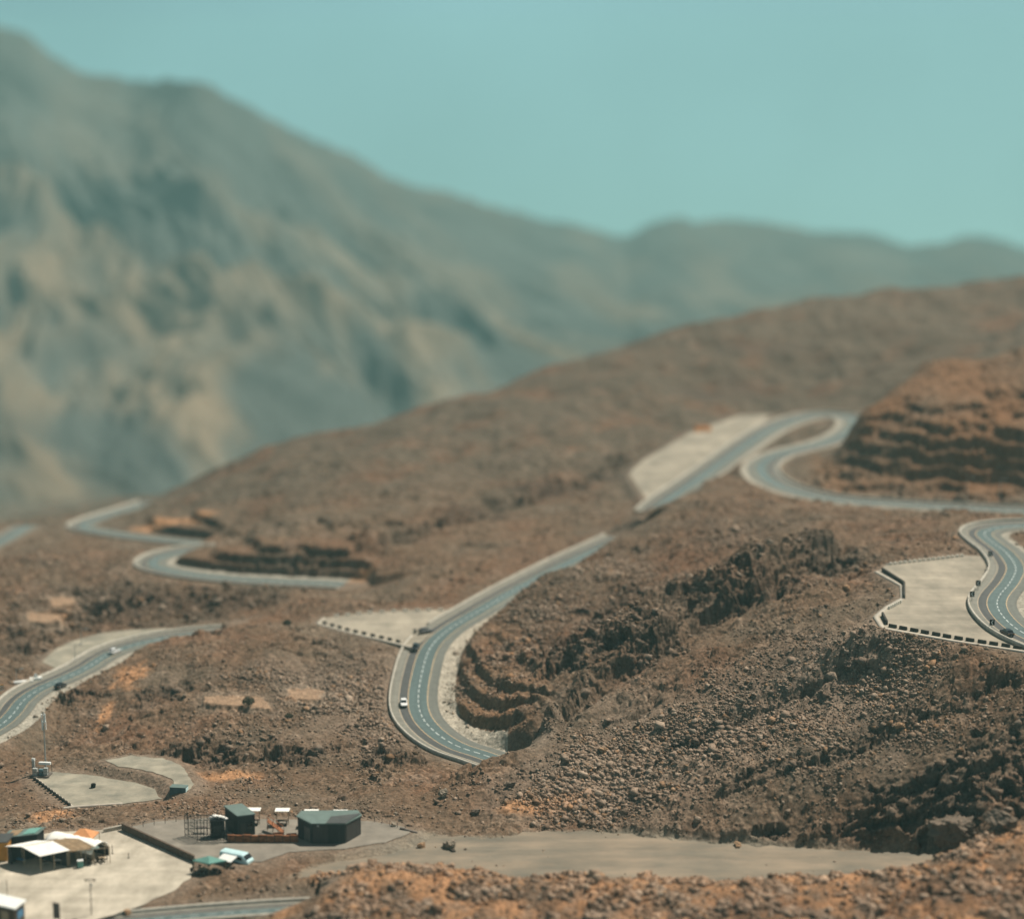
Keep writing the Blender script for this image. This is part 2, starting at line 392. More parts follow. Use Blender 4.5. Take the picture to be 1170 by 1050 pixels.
# the rocky gully that runs down from the upper bay, and smaller broken ledges beside it
GULLY = np.zeros(SHAPE, np.float32)
def ledge(pts, hgt, back, depth, rockw, amt=1.0, seed=0):
    c = np.array([(*ground_hit(u, v, Z), 0) for u, v in pts]); c = catmull(c, 1.5)
    c[:, :2] += np.stack([fbm(c[:, 0] / 14, c[:, 1] / 14, 3, 800 + seed), fbm(c[:, 0] / 14 + 50, c[:, 1] / 14, 3, 801 + seed)], 1) * 2.2
    ii, jj = window(c[:, :2], 40); x, y = XX[ii, jj], YY[ii, jj]
    d, s, zz, en = near_line(x, y, c); s = np.where(s > 0, 1, 0)
    ok = 1 - sstep(0, 9, np.where(en, d, 0)); hv = hgt * (.55 + .9 * sstep(-.5, .6, fbm(x / 16, y / 16, 3, 820 + seed)))
    up = s * hv * sstep(0, 4.5, d + 1.5 * fbm(x / 5, y / 5, 3, 835)) * (1 - sstep(back * .3, back, d)); dn = -depth * (1 - sstep(0, 3.2, d))
    Z[ii, jj] += (ok * calm2[ii, jj] * (up + dn)).astype(np.float32)
    GULLY[ii, jj] = np.maximum(GULLY[ii, jj], ok * s * sstep(-.5, .4, d) * (1 - sstep(rockw * .5, rockw, d + 2 * fbm(x / 6, y / 6, 3, 830))) * amt)
ledge([(612,850),(660,815),(708,776),(760,745),(810,714),(860,688),(910,656),(965,625)], 3.4, 26, 1.6, 8, .5)
ledge([(640,770),(690,745),(730,715),(775,690),(820,664)], 1.6, 12, .4, 4, .6, 3)
ledge([(680,835),(760,790),(850,745),(930,705),(985,672)], .7, 16, .4, 2.5, .25, 5)
ledge([(740,880),(830,835),(930,790),(1010,750)], 1.0, 14, .5, 2.5, .5, 7)
ledge([(850,905),(930,870),(1010,845),(1090,815),(1170,775)], 1.1, 12, .4, 3.5, .55, 9)
ledge([(430,622),(500,606),(560,590),(620,570),(680,548),(720,530)], 2.6, 14, .8, 4, .7, 11)
# crags
ROCKS = [(150,690,110,24),(265,688,70,20),(60,712,60,18),(270,860,60,15),(340,862,50,12),(210,862,40,14),(452,868,34,14),(1100,915,100,48),(985,940,95,20),(1050,892,70,26),(880,950,50,10),(1165,880,60,60),
         (740,742,60,22),(800,706,60,24),(865,668,60,24),(930,640,50,18),(660,770,55,18),(650,745,60,20),(720,690,60,22),(190,790,40,14),(90,796,40,8),(20,740,40,24),(120,755,18,10)]
SOFTROCK = [(300,640,110,18),(470,612,50,7),(540,590,60,7),(620,562,60,7),(690,545,40,9)]
rock = np.zeros(SHAPE, np.float32)
for i, b in enumerate(ROCKS):
    rock = np.maximum(rock, blob(*b, soft=.7, warp=.6))
for b in SOFTROCK: rock = np.maximum(rock, .3 * blob(*b, soft=.7, warp=.6))
rock = np.maximum(rock, GULLY)
rock *= sstep(1.0, 5, free) * (1 - flat)
strat = np.clip(blob(820, 760, 330, 130, soft=.6, warp=.2) , 0, 1) * calm2
# scattered outcrop: blocks breaking the soil everywhere on the slopes
k2 = fine & (free > .5) & (flat < .95)
x, y = XX[k2], YY[k2]
pm = sstep(.05, .7, fbm(x / 17, y / 17, 3, 90))
f1, f2, cv = worley((x * .72 + y * .69) / 3.4, (x * .69 - y * .72) / 1.9, 31)
Z[k2] += calm2[k2] * (pm * (1.25 * (cv - .45) - .5 * (1 - sstep(0, .25, f2 - f1))) + .22 * fbm(x / 2.6, y / 2.6, 3, 55) + .10 * pnoise(x / .8, y / .8, 61))
# rubble underfoot: packed stones of two sizes, each with its own colour
rub = np.zeros(SHAPE, np.float32); rubc = np.zeros(SHAPE, np.float32); rubb = np.zeros(SHAPE, np.float32)
pr = sstep(-.55, .55, fbm(x / 24, y / 24, 4, 140) + .5 * fbm(x / 6, y / 6, 2, 145))
a1, a2, av = worley(x / 1.55 + .15 * pnoise(x / .7, y / .7, 150), y / 1.35, 151)
b1, b2, bv = worley(x / .80, y / .72, 152)
big = sstep(.35, .9, pr) * (av > .35)
Z[k2] += (calm2 * (1 - .8 * np.minimum(rock * 1.2, 1)))[k2] * (big * (.30 * av * (1 - (a1 / .75) ** 2).clip(0, 1) + .05) + (.25 + .75 * pr) * .20 * bv * (1 - (b1 / .7) ** 2).clip(0, 1))
rubc[k2] = (big * (av - .6) * 1.3 + (.35 + .65 * pr) * (bv - .5) * 1.0); rubb[k2] = (.4 + .6 * pr) * (1 - sstep(0, .22, b2 - b1)) + big * (1 - sstep(0, .2, a2 - a1))
# where the middle road passes behind the spur the slope closes over it
x0, y0, _ = PZ(725, 601, 9.6)
i0, i1 = np.searchsorted(YR, [y0 - 24, y0 + 24])
j0, j1 = np.searchsorted(TC, [(x0 - 34) / y0, (x0 + 34) / y0])
def boxblur(a, k, ax):
    p = np.pad(a, [(k, k) if q == ax else (0, 0) for q in (0, 1)], 'edge'); c = np.cumsum(np.insert(p, 0, 0, axis=ax), axis=ax, dtype=np.float64)
    n = 2 * k + 1; return (np.take(c, range(n, c.shape[ax]), ax) - np.take(c, range(0, c.shape[ax] - n), ax)) / n
sm_ = Z[i0:i1, j0:j1].astype(np.float64)
for _ in range(3): sm_ = boxblur(boxblur(sm_, 17, 0), 22, 1)
dl = near_line(XX[i0:i1, j0:j1].ravel(), YY[i0:i1, j0:j1].ravel(), np.array([PZ(698, 613, 9), PZ(725, 601, 9.6), PZ(745, 590, 10), PZ(768, 578, 11.5)]))[0].reshape(sm_.shape)
w_ = (1 - sstep(6, 15, dl)) * sstep(.3, 2.0, free[i0:i1, j0:j1])
Z[i0:i1, j0:j1] = Z[i0:i1, j0:j1] * (1 - w_) + (sm_ + .6) * w_
# long thin beds on the big slope
al, ac = (XX * .70 + YY * .71), (XX * .71 - YY * .70)
Z += strat * (.8 * ridged(al / 32 + .3 * fbm(XX / 20, YY / 20, 2, 15), ac / 4.2, 2, 99) - .5)
Z = Z.astype(np.float32)
# crags: broken beds pushed out along the slope's own normal
def hash3(a, b, c, seed):
    return hsh(a + c * 7919, b - c * 104729, seed)
def worley3(x, y, z, seed):
    xi, yi, zi = (np.floor(q).astype(np.int64) for q in (x, y, z))
    f1 = np.full(x.shape, 9.0, np.float32); f2 = f1.copy(); cv = np.zeros(x.shape, np.float32); tl = cv.copy()
    for dx in (-1, 0, 1):
        for dy in (-1, 0, 1):
            for dz in (-1, 0, 1):
                h = hash3(xi + dx, yi + dy, zi + dz, seed)
                ox, oy, oz = x - xi - dx - (h & 255) / 255., y - yi - dy - ((h >> 8) & 255) / 255., z - zi - dz - ((h >> 16) & 255) / 255.
                d = np.sqrt(ox * ox + oy * oy + oz * oz).astype(np.float32)
                tt = ((h & 31) / 16. - 1) * ox + (((h >> 5) & 31) / 16. - 1) * oy + ((((h >> 10) & 31) / 16. - 1) - .5) * oz
                m = d < f1; f2 = np.where(m, f1, np.minimum(f2, d)); cv = np.where(m, ((h >> 24) & 255) / 255., cv); tl = np.where(m, tt, tl); f1 = np.where(m, d, f1)
    return f1, f2, cv, tl.astype(np.float32)
GX, GY = XX.astype(np.float32), YY.astype(np.float32)
kk = np.nonzero(rock > .02)
zi_ = coarse(XX[kk], YY[kk]); e = 2.0
nx = -(coarse(XX[kk] + e, YY[kk]) - coarse(XX[kk] - e, YY[kk])) / (2 * e); ny = -(coarse(XX[kk], YY[kk] + e) - coarse(XX[kk], YY[kk] - e)) / (2 * e)
ln = np.sqrt(nx * nx + ny * ny + 1); nx, ny, nz_ = nx / ln * 1.25, ny / ln * 1.25, 1 / ln
x, y, z = XX[kk], YY[kk], Z[kk]
w1 = fbm(x / 9, y / 9, 3, 70)
al, ac, up = x * .72 + y * .69 + 1.5 * w1, x * .69 - y * .72, z * 1.15 - .35 * x + 1.2 * w1
f1, f2, cv, t1 = worley3(al / 7.5, ac / 4.6, up / 2.4, 8)
g1, g2, cw, t2 = worley3(al / 2.0, ac / 1.8, up / 1.0, 21)
disp = np.minimum(rock[kk] * 1.15, 1.0) * (2.2 * (cv - .5) + 1.5 * t1 - .7 * (1 - sstep(0, .12, f2 - f1)) + .8 * (cw - .5) + .7 * t2 - .25 * (1 - sstep(0, .12, g2 - g1)) + .15 * pnoise(x / .9, y / .9, 77))
GX[kk] += (nx * disp).astype(np.float32); GY[kk] += (ny * disp).astype(np.float32); Z[kk] += (nz_ * disp).astype(np.float32)

def sample(x, y):
    i = np.clip(np.interp(y, YR, np.arange(len(YR))), 0, len(YR) - 1.001)
    j = np.clip(np.interp(np.asarray(x) / y, TC, np.arange(len(TC))), 0, len(TC) - 1.001)
    a, b = np.floor(i).astype(int), np.floor(j).astype(int); s, t = i - a, j - b
    return Z[a, b] * (1 - s) * (1 - t) + Z[a + 1, b] * s * (1 - t) + Z[a, b + 1] * (1 - s) * t + Z[a + 1, b + 1] * s * t

# ----------------------------------------------------------------------------
# ground colour: what the soil is made of
# ----------------------------------------------------------------------------
def lin(r, g, b): return np.array([(c / 255 / 12.92 if c / 255 < .04045 else ((c / 255 + .055) / 1.055) ** 2.4) for c in (r, g, b)], np.float32)
COL = np.empty(SHAPE + (3,), np.float32)
BROWN, RED, ORANGE, SCREE, DARK, GRAVEL, BEIGE, OLIVE = (np.array(c, np.float32) for c in
    [(.150,.096,.060), (.176,.092,.052), (.45,.235,.115), (.215,.160,.118), (.092,.066,.049), (.205,.185,.145), (.36,.315,.245), (.138,.106,.075)])
COL[:] = BROWN
def paint(m, c, a=1.0):
    global COL
    COL += (m * a)[..., None] * (c - COL)
n1 = fbm(XX / 26, YY / 26, 4, 201); n2 = fbm(XX / 7, YY / 7, 3, 231)
paint(sstep(-.1, .7, n1), OLIVE, .7); paint(sstep(500, 640, YY), np.array((.108,.086,.061), np.float32), .8)
paint(sstep(.0, .8, -n1 + .4 * n2), RED, .6)
paint(sstep(.25, .8, n2), SCREE, .45)
for b in [(760,850,170,90),(900,800,200,70),(640,905,120,40),(700,890,120,50),(960,760,150,40),(400,790,70,60),(330,770,80,20),(430,840,40,30)]: paint(blob(*b, soft=.8), SCREE, .75)
paint(blob(840, 800, 120, 26, .8, soft=.8), DARK, .25); paint(blob(900, 760, 130, 22, .8, soft=.8), DARK, .25)
paint(rock, DARK, .5)
for b in [(800,640,120,50),(600,640,60,20)]: paint(blob(*b, soft=.8), RED, .5)
for b in [(60,705,26,9),(70,692,18,5),(268,806,34,7),(345,795,22,7),(265,887,40,7),(150,770,26,14),(120,815,9,18),(60,930,30,7),(620,920,60,14),(105,770,8,5),(330,660,40,6),(400,650,30,8),(190,603,60,6)]: paint(blob(*b, soft=.6), ORANGE, .85)
for b in [(570,720,30,22),(560,800,60,55),(1085,500,150,44),(945,525,20,30)]: paint(blob(*b, soft=.8), ORANGE * np.float32(.55), .5)
for b in [(1100,425,110,22),(1150,470,60,16),(1010,470,50,16)]: paint(blob(*b, soft=.9), np.array((.25,.12,.055), np.float32), .7)
for ii, jj, t in SLABM: COL[ii, jj] += (t * .9)[:, None] * (np.array((.46,.27,.15)) - COL[ii, jj])
# the shoulder in front
m = (YY < 302) * sstep(0, 1, (Z - .5) / 1.2) ; m = np.where(YY < 275, np.clip(sstep(-30, -8, XX), 0, 1), m) * (free > .4)
paint(m.astype(np.float32) * sstep(-.9, .5, n2 + .5 * n1), ORANGE * np.float32(.9), .82); paint(m * sstep(.1, .6, fbm(XX / 4, YY / 4, 3, 301)), SCREE, .5)
fl = flat * (free > .2)
paint(fl, GRAVEL, .97); paint(fl * sstep(-.1, .6, fbm(XX / 12, YY / 4, 4, 311)), np.array((.27,.225,.165), np.float32), .7); paint(fl * blob(960, 965, 120, 14), np.array((.27,.19,.125), np.float32), .6)
paint(fl * blob(360, 995, 110, 26), np.array((.26,.195,.135), np.float32), .7)
for b in [(850,440,40,10),(800,452,50,8),(700,545,30,7),(620,562,60,5),(540,590,60,5),(880,400,60,10)]: paint(blob(*b, soft=.8), DARK, .6)
for b in [(960,345,120,12),(640,470,80,16)]: paint(blob(*b, soft=.8), OLIVE, .6)
# dusty verges along roads and lots
paint((1 - sstep(.5, 4.5, free)) * .55, np.array((.235,.185,.14), np.float32), 1.0)
ii, jj, d, s, zz = roadinfo['C']; k = (s < 0) & (d < 5.0 + 3.7) & ~ROADS['C']['en'] & ~((XX[ii, jj] > PZ(580, 855, 0)[0]) & (YY[ii, jj] < 372))
COL[ii[k], jj[k]] = (.42, .375, .30)
for n in 'BDFE':
    ii, jj, d, s, zz = roadinfo[n]; k = (s < 0) & (d < ROADS[n]['w'] + ROADS[n]['sh'][1] - .2) & (d > ROADS[n]['w']) & ~ROADS[n]['en']
    COL[ii[k], jj[k]] = (.37, .34, .28)
COL *= (1 + (1 - .75 * flat) * (.22 * fbm(XX / 2.3, YY / 2.3, 3, 401) + .12 * rng.standard_normal(SHAPE)))[..., None]
COL *= (1 + calm2 * (.62 * rubc))[..., None]; COL += ((calm2 * np.clip(rubc, 0, 1) * .25)[..., None]) * (np.array((.36, .29, .22), np.float32) - COL)
COL = np.clip(COL * np.float32(.86), .012, .8)
ro = ~fine
# ----------------------------------------------------------------------------
# scene helpers
# ----------------------------------------------------------------------------
scene = bpy.context.scene
LINK = scene.collection.objects.link
def grid_mesh(name, co, nr, nc, col=None):
    me = bpy.data.meshes.new(name)
    me.vertices.add(nr * nc); me.vertices.foreach_set('co', co.astype(np.float32).ravel())
    i = np.arange(nr * nc).reshape(nr, nc)
    q = np.stack([i[:-1, :-1], i[:-1, 1:], i[1:, 1:], i[1:, :-1]], -1).reshape(-1, 4)
    me.loops.add(q.size); me.loops.foreach_set('vertex_index', q.ravel().astype(np.int32))
    me.polygons.add(len(q)); me.polygons.foreach_set('loop_start', np.arange(0, q.size, 4, dtype=np.int32)); me.polygons.foreach_set('loop_total', np.full(len(q), 4, np.int32))
    me.update()
    if col is not None:
        a = me.attributes.new('soil', 'FLOAT_COLOR', 'POINT')
        a.data.foreach_set('color', np.concatenate([col.reshape(-1, 3), np.ones((nr * nc, 1))], 1).astype(np.float32).ravel())
    return me
def tri_mesh(name, co, faces, n=3, col=None):
    me = bpy.data.meshes.new(name)
    co = np.asarray(co, np.float32); f = np.asarray(faces, np.int32)
    me.vertices.add(len(co)); me.vertices.foreach_set('co', co.ravel())
    me.loops.add(f.size); me.loops.foreach_set('vertex_index', f.ravel())
    me.polygons.add(len(f)); me.polygons.foreach_set('loop_start', np.arange(0, f.size, n, dtype=np.int32)); me.polygons.foreach_set('loop_total', np.full(len(f), n, np.int32))
    me.update()
    if col is not None:
        a = me.attributes.new('soil', 'FLOAT_COLOR', 'POINT')
        a.data.foreach_set('color', np.concatenate([col, np.ones((len(col), 1))], 1).astype(np.float32).ravel())
    return me
def link(name, me, mat=None, parent=None, **props):
    o = bpy.data.objects.new(name, me); LINK(o)
    if mat is not None:
        me.materials.append(mat)
    if parent is not None: o.parent = parent
    for k, v in props.items(): o[k] = v
    return o

# ----------------------------------------------------------------------------
# materials
# ----------------------------------------------------------------------------
def new_mat(name):
    m = bpy.data.materials.new(name); m.use_nodes = True
    nt = m.node_tree; b = nt.nodes['Principled BSDF']
    return m, nt, b
def N(nt, t, **kw):
    n = nt.nodes.new(t)
    for k, v in kw.items(): setattr(n, k, v)
    return n
def soil_mat(name, scales=((.9, .35), (.22, .12)), rough=.95, amt=.5):
    m, nt, b = new_mat(name)
    at = N(nt, 'ShaderNodeAttribute', attribute_name='soil')
    tc = N(nt, 'ShaderNodeNewGeometry')
    nz = N(nt, 'ShaderNodeTexNoise'); nz.inputs['Scale'].default_value = 1.6; nz.inputs['Detail'].default_value = 6; nz.inputs['Roughness'].default_value = .7
    nt.links.new(tc.outputs['Position'], nz.inputs['Vector'])
    mr = N(nt, 'ShaderNodeMapRange'); mr.inputs[1].default_value = .25; mr.inputs[2].default_value = .75; mr.inputs[3].default_value = 1 - amt; mr.inputs[4].default_value = 1 + amt
    nt.links.new(nz.outputs['Fac'], mr.inputs[0])
    mx = N(nt, 'ShaderNodeVectorMath', operation='SCALE')
    nt.links.new(at.outputs['Color'], mx.inputs[0]); nt.links.new(mr.outputs[0], mx.inputs['Scale'])
    nt.links.new(mx.outputs[0], b.inputs['Base Color'])
    b.inputs['Roughness'].default_value = rough; b.inputs['Specular IOR Level'].default_value = .15
    vz = N(nt, 'ShaderNodeTexVoronoi'); vz.inputs['Scale'].default_value = 1.1
    nt.links.new(tc.outputs['Position'], vz.inputs['Vector'])
    ad = N(nt, 'ShaderNodeMath', operation='ADD'); nt.links.new(nz.outputs['Fac'], ad.inputs[0]); nt.links.new(vz.outputs['Distance'], ad.inputs[1])
    bp = N(nt, 'ShaderNodeBump'); bp.inputs['Strength'].default_value = .6; bp.inputs['Distance'].default_value = .35
    nt.links.new(ad.outputs[0], bp.inputs['Height']); nt.links.new(bp.outputs[0], b.inputs['Normal'])
    return m
M_SOIL = soil_mat('desert_soil')
M_STONE = soil_mat('field_stone', amt=.35)

ground = link('ground', grid_mesh('ground', np.stack([GX, GY, Z], -1).reshape(-1, 3), *SHAPE, COL), M_SOIL, kind='structure')

# ----------------------------------------------------------------------------
# distant mountains
# ----------------------------------------------------------------------------
SKY = [(-400,60),(-200,45),(-90,10),(0,28),(35,44),(60,66),(95,84),(150,92),(210,92),(240,100),(300,131),(350,155),(400,176),(440,198),(480,214),(520,222),(560,236),(610,248),(650,256),(690,266),(715,272),(740,256),(765,249),(800,252),(850,252),(890,258),(930,264),(960,264),(1000,268),(1040,282),(1070,280),(1100,270),(1140,273),(1175,285),(1300,300),(1600,330)]
def mountains():
    us = np.linspace(-420, 1600, 900); ts = np.concatenate([np.linspace(0, 1, 520), np.linspace(1, 1.2, 24)[1:]])
    su, sv = np.array(SKY, float).T
    vs = np.interp(us, su, sv)
    for _ in range(2): vs[1:-1] = (vs[:-2] + 2 * vs[1:-1] + vs[2:]) / 4
    U, T = np.meshgrid(us, ts)
    V = np.broadcast_to(vs, U.shape)
    Yr = 3300 + 900 * sstep(300, 900, U) + 140 * fbm(U / 160, U * 0, 2, 500)
    Y0 = 1560 + 200 * fbm(U / 220, U * 0 + 3, 2, 510)
    Y = Y0 + (Yr - Y0) * T
    bearing = ((U - CU) / FPX) / (CP + (CV - V) / FPX * SP)
    X = Y * bearing
    zr = CAMZ - kv(V) * Yr
    z0 = -236.0
    prof = np.where(T <= 1, .62 * T ** 1.15 + .38 * T ** 2.6, np.maximum(1 - 6 * (T - 1), 0))
    H = z0 + (zr - z0) * prof
    # spurs and ravines coming down from the crest, slanting to one side
    w = 1.6 * fbm(X / 900, Y / 900, 3, 520)
    sp = ridged(X / 230 + Y / 800 + w * .5, Y / 900 + w * .3, 4, 530, .55)
    sm = ridged(X / 70 + Y / 260 + w, Y / 260, 3, 560, .6)
    env = np.clip(T * 3.5, 0, 1) * np.clip((1.0 - T) * 2.0, 0, 1) * (T <= 1)
    amp = np.clip((zr - z0) * .30, 8, 125); ka = np.ones(61) / 61; amp = np.broadcast_to(np.convolve(np.pad(amp[0], 30, 'edge'), ka, 'valid'), U.shape)
    sp2 = ridged(X / 300 + 3.0 * T + w * .45, X / 800 - 1.2 * T, 3, 660, .5)
    H = H + env * amp * .34 * (sp2 - .7)
    H = H + env * (amp * (sp - .75) * .30 + amp * .11 * (sm - .7))
    # crest roughness
    H = H + np.clip(T * 2, 0, 1) * 6 * fbm(X / 70, Y / 70, 3, 590)
    tan = sstep(.35, 1.25, .8 * fbm(X / 130 + Y / 600 + w * .4, Y / 520, 4, 610) + .25 * sp + .5 * sp2 - .05) * (1 - .75 * sstep(.25, .85, T))  # tan rock on ridges, dark ravines, also standing in for lit relief
    c = np.array((.072,.079,.071))[None, None] * (1 - tan[..., None]) + np.array((.215,.158,.104))[None, None] * tan[..., None]  # dark rock tone carries a teal tint standing in for haze
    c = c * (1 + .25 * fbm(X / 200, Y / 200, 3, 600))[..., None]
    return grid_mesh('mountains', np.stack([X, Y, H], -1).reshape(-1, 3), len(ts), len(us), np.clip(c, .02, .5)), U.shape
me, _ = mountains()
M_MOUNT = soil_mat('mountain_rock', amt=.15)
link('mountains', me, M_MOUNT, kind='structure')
# the plain beyond and under everything
def plain():
    a = np.array([[-5000,-1500,-246],[5000,-1500,-246],[5000,4500,-246],[-5000,4500,-246]], float)
    return tri_mesh('terrain', a, [[0,1,2,3]], 4, np.tile(np.array([[.2,.16,.12]]), (4, 1)))
link('terrain', plain(), M_MOUNT, kind='structure')

# ----------------------------------------------------------------------------
# loose stones over the slopes: nobody could count them
# ----------------------------------------------------------------------------
ICO_V = np.array([(x, y, z) for z in (-1, 1) for y in (-1, 1) for x in (-1, 1)], np.float32) * .62
ICO_F = np.array([(0,2,3),(0,3,1),(4,5,7),(4,7,6),(0,1,5),(0,5,4),(2,6,7),(2,7,3),(0,4,6),(0,6,2),(1,3,7),(1,7,5)], np.int32)
def rots(n):
    q = rng.standard_normal((n, 4)); q /= np.linalg.norm(q, axis=1)[:, None]; w, x, y, z = q.T
    return np.stack([1-2*(y*y+z*z), 2*(x*y-z*w), 2*(x*z+y*w), 2*(x*y+z*w), 1-2*(x*x+z*z), 2*(y*z-x*w), 2*(x*z-y*w), 2*(y*z+x*w), 1-2*(x*x+y*y)], -1).reshape(-1, 3, 3)
def stones(pos, size, col):
    n = len(pos)
    v = ICO_V[None] * (1 + rng.uniform(-.42, .30, (n, len(ICO_V), 3))) * rng.uniform(.6, 1.3, (n, 1, 3))
    v = np.einsum('nij,nkj->nki', rots(n), v) * size[:, None, None]
    v[:, :, 2] *= .8
    v += pos[:, None]; v[:, :, 2] += size[:, None] * .22
    f = ICO_F[None] + (np.arange(n) * len(ICO_V))[:, None, None]
    return v.reshape(-1, 3), f.reshape(-1, 3), np.repeat(col, len(ICO_V), 0)
cell = np.gradient(YR)[:, None] * (np.gradient(TC)[None] * YY)
dens = np.zeros(SHAPE, np.float32)
patch = sstep(-.35, .6, fbm(XX / 22, YY / 22, 4, 700) + .5 * fbm(XX / 5, YY / 5, 2, 705))
dens += (.30 * patch ** 2.2 + .03) * (1 - .8 * sstep(440, 520, YY)) * (YY < 640)
for b, a in [((690,890,120,55),1.7),((640,905,60,36),1.6),((800,860,150,80),1.0),((900,800,200,70),.8),((400,775,70,60),1.0),((320,770,60,16),.8),((430,835,40,40),1.2),((960,860,100,40),.9),((1120,830,80,50),.7),((520,905,50,20),.4),
             ((640,710,110,60),.8),((720,650,90,40),.7),((840,600,100,30),.5),((30,700,60,40),.7),((120,690,120,30),.7),((60,640,120,20),.5)]:
    dens = np.maximum(dens, 2.9 * a * blob(*b, soft=.9, warp=.5) * (.2 + .8 * patch))
nearm = (YY < 300) * (Z > .35) * (XX > -32)
dens = np.where(nearm & (YY > 262), 2.1 * (.05 + .95 * sstep(.0, .6, fbm(XX / 7, YY / 7, 3, 720))), dens)
dens *= sstep(.6, 2.5, free) * (1 - .97 * flat) * (np.abs(TT) < .30) * (YY > 260)
dens = dens * (1 - .75 * np.minimum(rock * 1.3, 1)) + rock * .1 * (free > 1)
P = (dens * cell).ravel(); tot = P.sum()
NS = 190000; print('stones wanted', tot)
idx = rng.choice(P.size, NS, p=P / tot)
jx = rng.uniform(-.12, .12, (NS, 2))
pos = np.stack([GX.ravel()[idx] + jx[:, 0], GY.ravel()[idx] + jx[:, 1], Z.ravel()[idx]], -1)
size = np.clip(np.exp(rng.normal(-1.92, .52, NS)) * (1 + .5 * nearm.ravel()[idx] * rng.random(NS)), .08, 1.0) * (1 + .45 * (dens.ravel()[idx] > .75) * rng.random(NS))
base = COL.reshape(-1, 3)[idx]
mixc = np.array([(.30,.222,.165),(.22,.155,.110),(.38,.295,.225),(.14,.098,.070),(.33,.19,.10)])[rng.choice(5, NS, p=[.34,.25,.18,.15,.08])]
colr = base * .45 + mixc * .62 * rng.uniform(.8, 1.15, (NS, 1))
size = np.where((rock.ravel()[idx] > .3) & (rng.random(NS) < .05), rng.uniform(.4, 1.2, NS) ** 1.3, size); colr = np.where((rock.ravel()[idx] > .3)[:, None], colr * .72, colr)
size = np.where(nearm.ravel()[idx] & (rng.random(NS) < .035), rng.uniform(.45, .95, NS), size)
v, f, c = stones(pos, size, colr)
link('rubble', tri_mesh('rubble', v, f, 3, c), M_STONE, kind='stuff')
# ----------------------------------------------------------------------------
# roads, lots, kerbs and barriers
# ----------------------------------------------------------------------------
def ramp_mat(name, base, noise=.18, scale=.7, rough=.9, bump=0.0, spec=.2, stretch=(1, 1, 1), c2=None, streak=None):
    m, nt, b = new_mat(name)
    g = N(nt, 'ShaderNodeNewGeometry'); mp = N(nt, 'ShaderNodeMapping'); mp.inputs['Scale'].default_value = stretch
    nz = N(nt, 'ShaderNodeTexNoise'); nz.inputs['Scale'].default_value = scale; nz.inputs['Detail'].default_value = 6; nz.inputs['Roughness'].default_value = .65
    nt.links.new(g.outputs['Position'], mp.inputs[0]); nt.links.new(mp.outputs[0], nz.inputs['Vector'])
    cr = N(nt, 'ShaderNodeValToRGB'); e = cr.color_ramp.elements
    a = [c * (1 - noise) for c in base]; z = [c * (1 + noise) for c in (c2 or base)]
    e[0].position, e[1].position = .33, .67; e[0].color = (*a, 1); e[1].color = (*z, 1)
    nt.links.new(nz.outputs['Fac'], cr.inputs[0]); last = cr.outputs[0]
    for an in (streak or ()):                      # worn wheel tracks in some directions
        m2 = N(nt, 'ShaderNodeMapping'); m2.inputs['Rotation'].default_value = (0, 0, math.radians(an)); m2.inputs['Scale'].default_value = (.03, .34, 1)
        n2 = N(nt, 'ShaderNodeTexNoise'); n2.inputs['Scale'].default_value = 1.0; n2.inputs['Detail'].default_value = 4; nt.links.new(g.outputs['Position'], m2.inputs[0]); nt.links.new(m2.outputs[0], n2.inputs['Vector'])
        r2 = N(nt, 'ShaderNodeMapRange'); r2.inputs[1].default_value = .35; r2.inputs[2].default_value = .65; r2.inputs[3].default_value = .92; r2.inputs[4].default_value = 1.06; nt.links.new(n2.outputs['Fac'], r2.inputs[0])
        v2 = N(nt, 'ShaderNodeVectorMath', operation='SCALE'); nt.links.new(last, v2.inputs[0]); nt.links.new(r2.outputs[0], v2.inputs['Scale']); last = v2.outputs[0]
    nt.links.new(last, b.inputs['Base Color'])
    b.inputs['Roughness'].default_value = rough; b.inputs['Specular IOR Level'].default_value = spec
    if bump:
        bp = N(nt, 'ShaderNodeBump'); bp.inputs['Distance'].default_value = bump; nt.links.new(nz.outputs['Fac'], bp.inputs['Height']); nt.links.new(bp.outputs[0], b.inputs['Normal'])
    return m

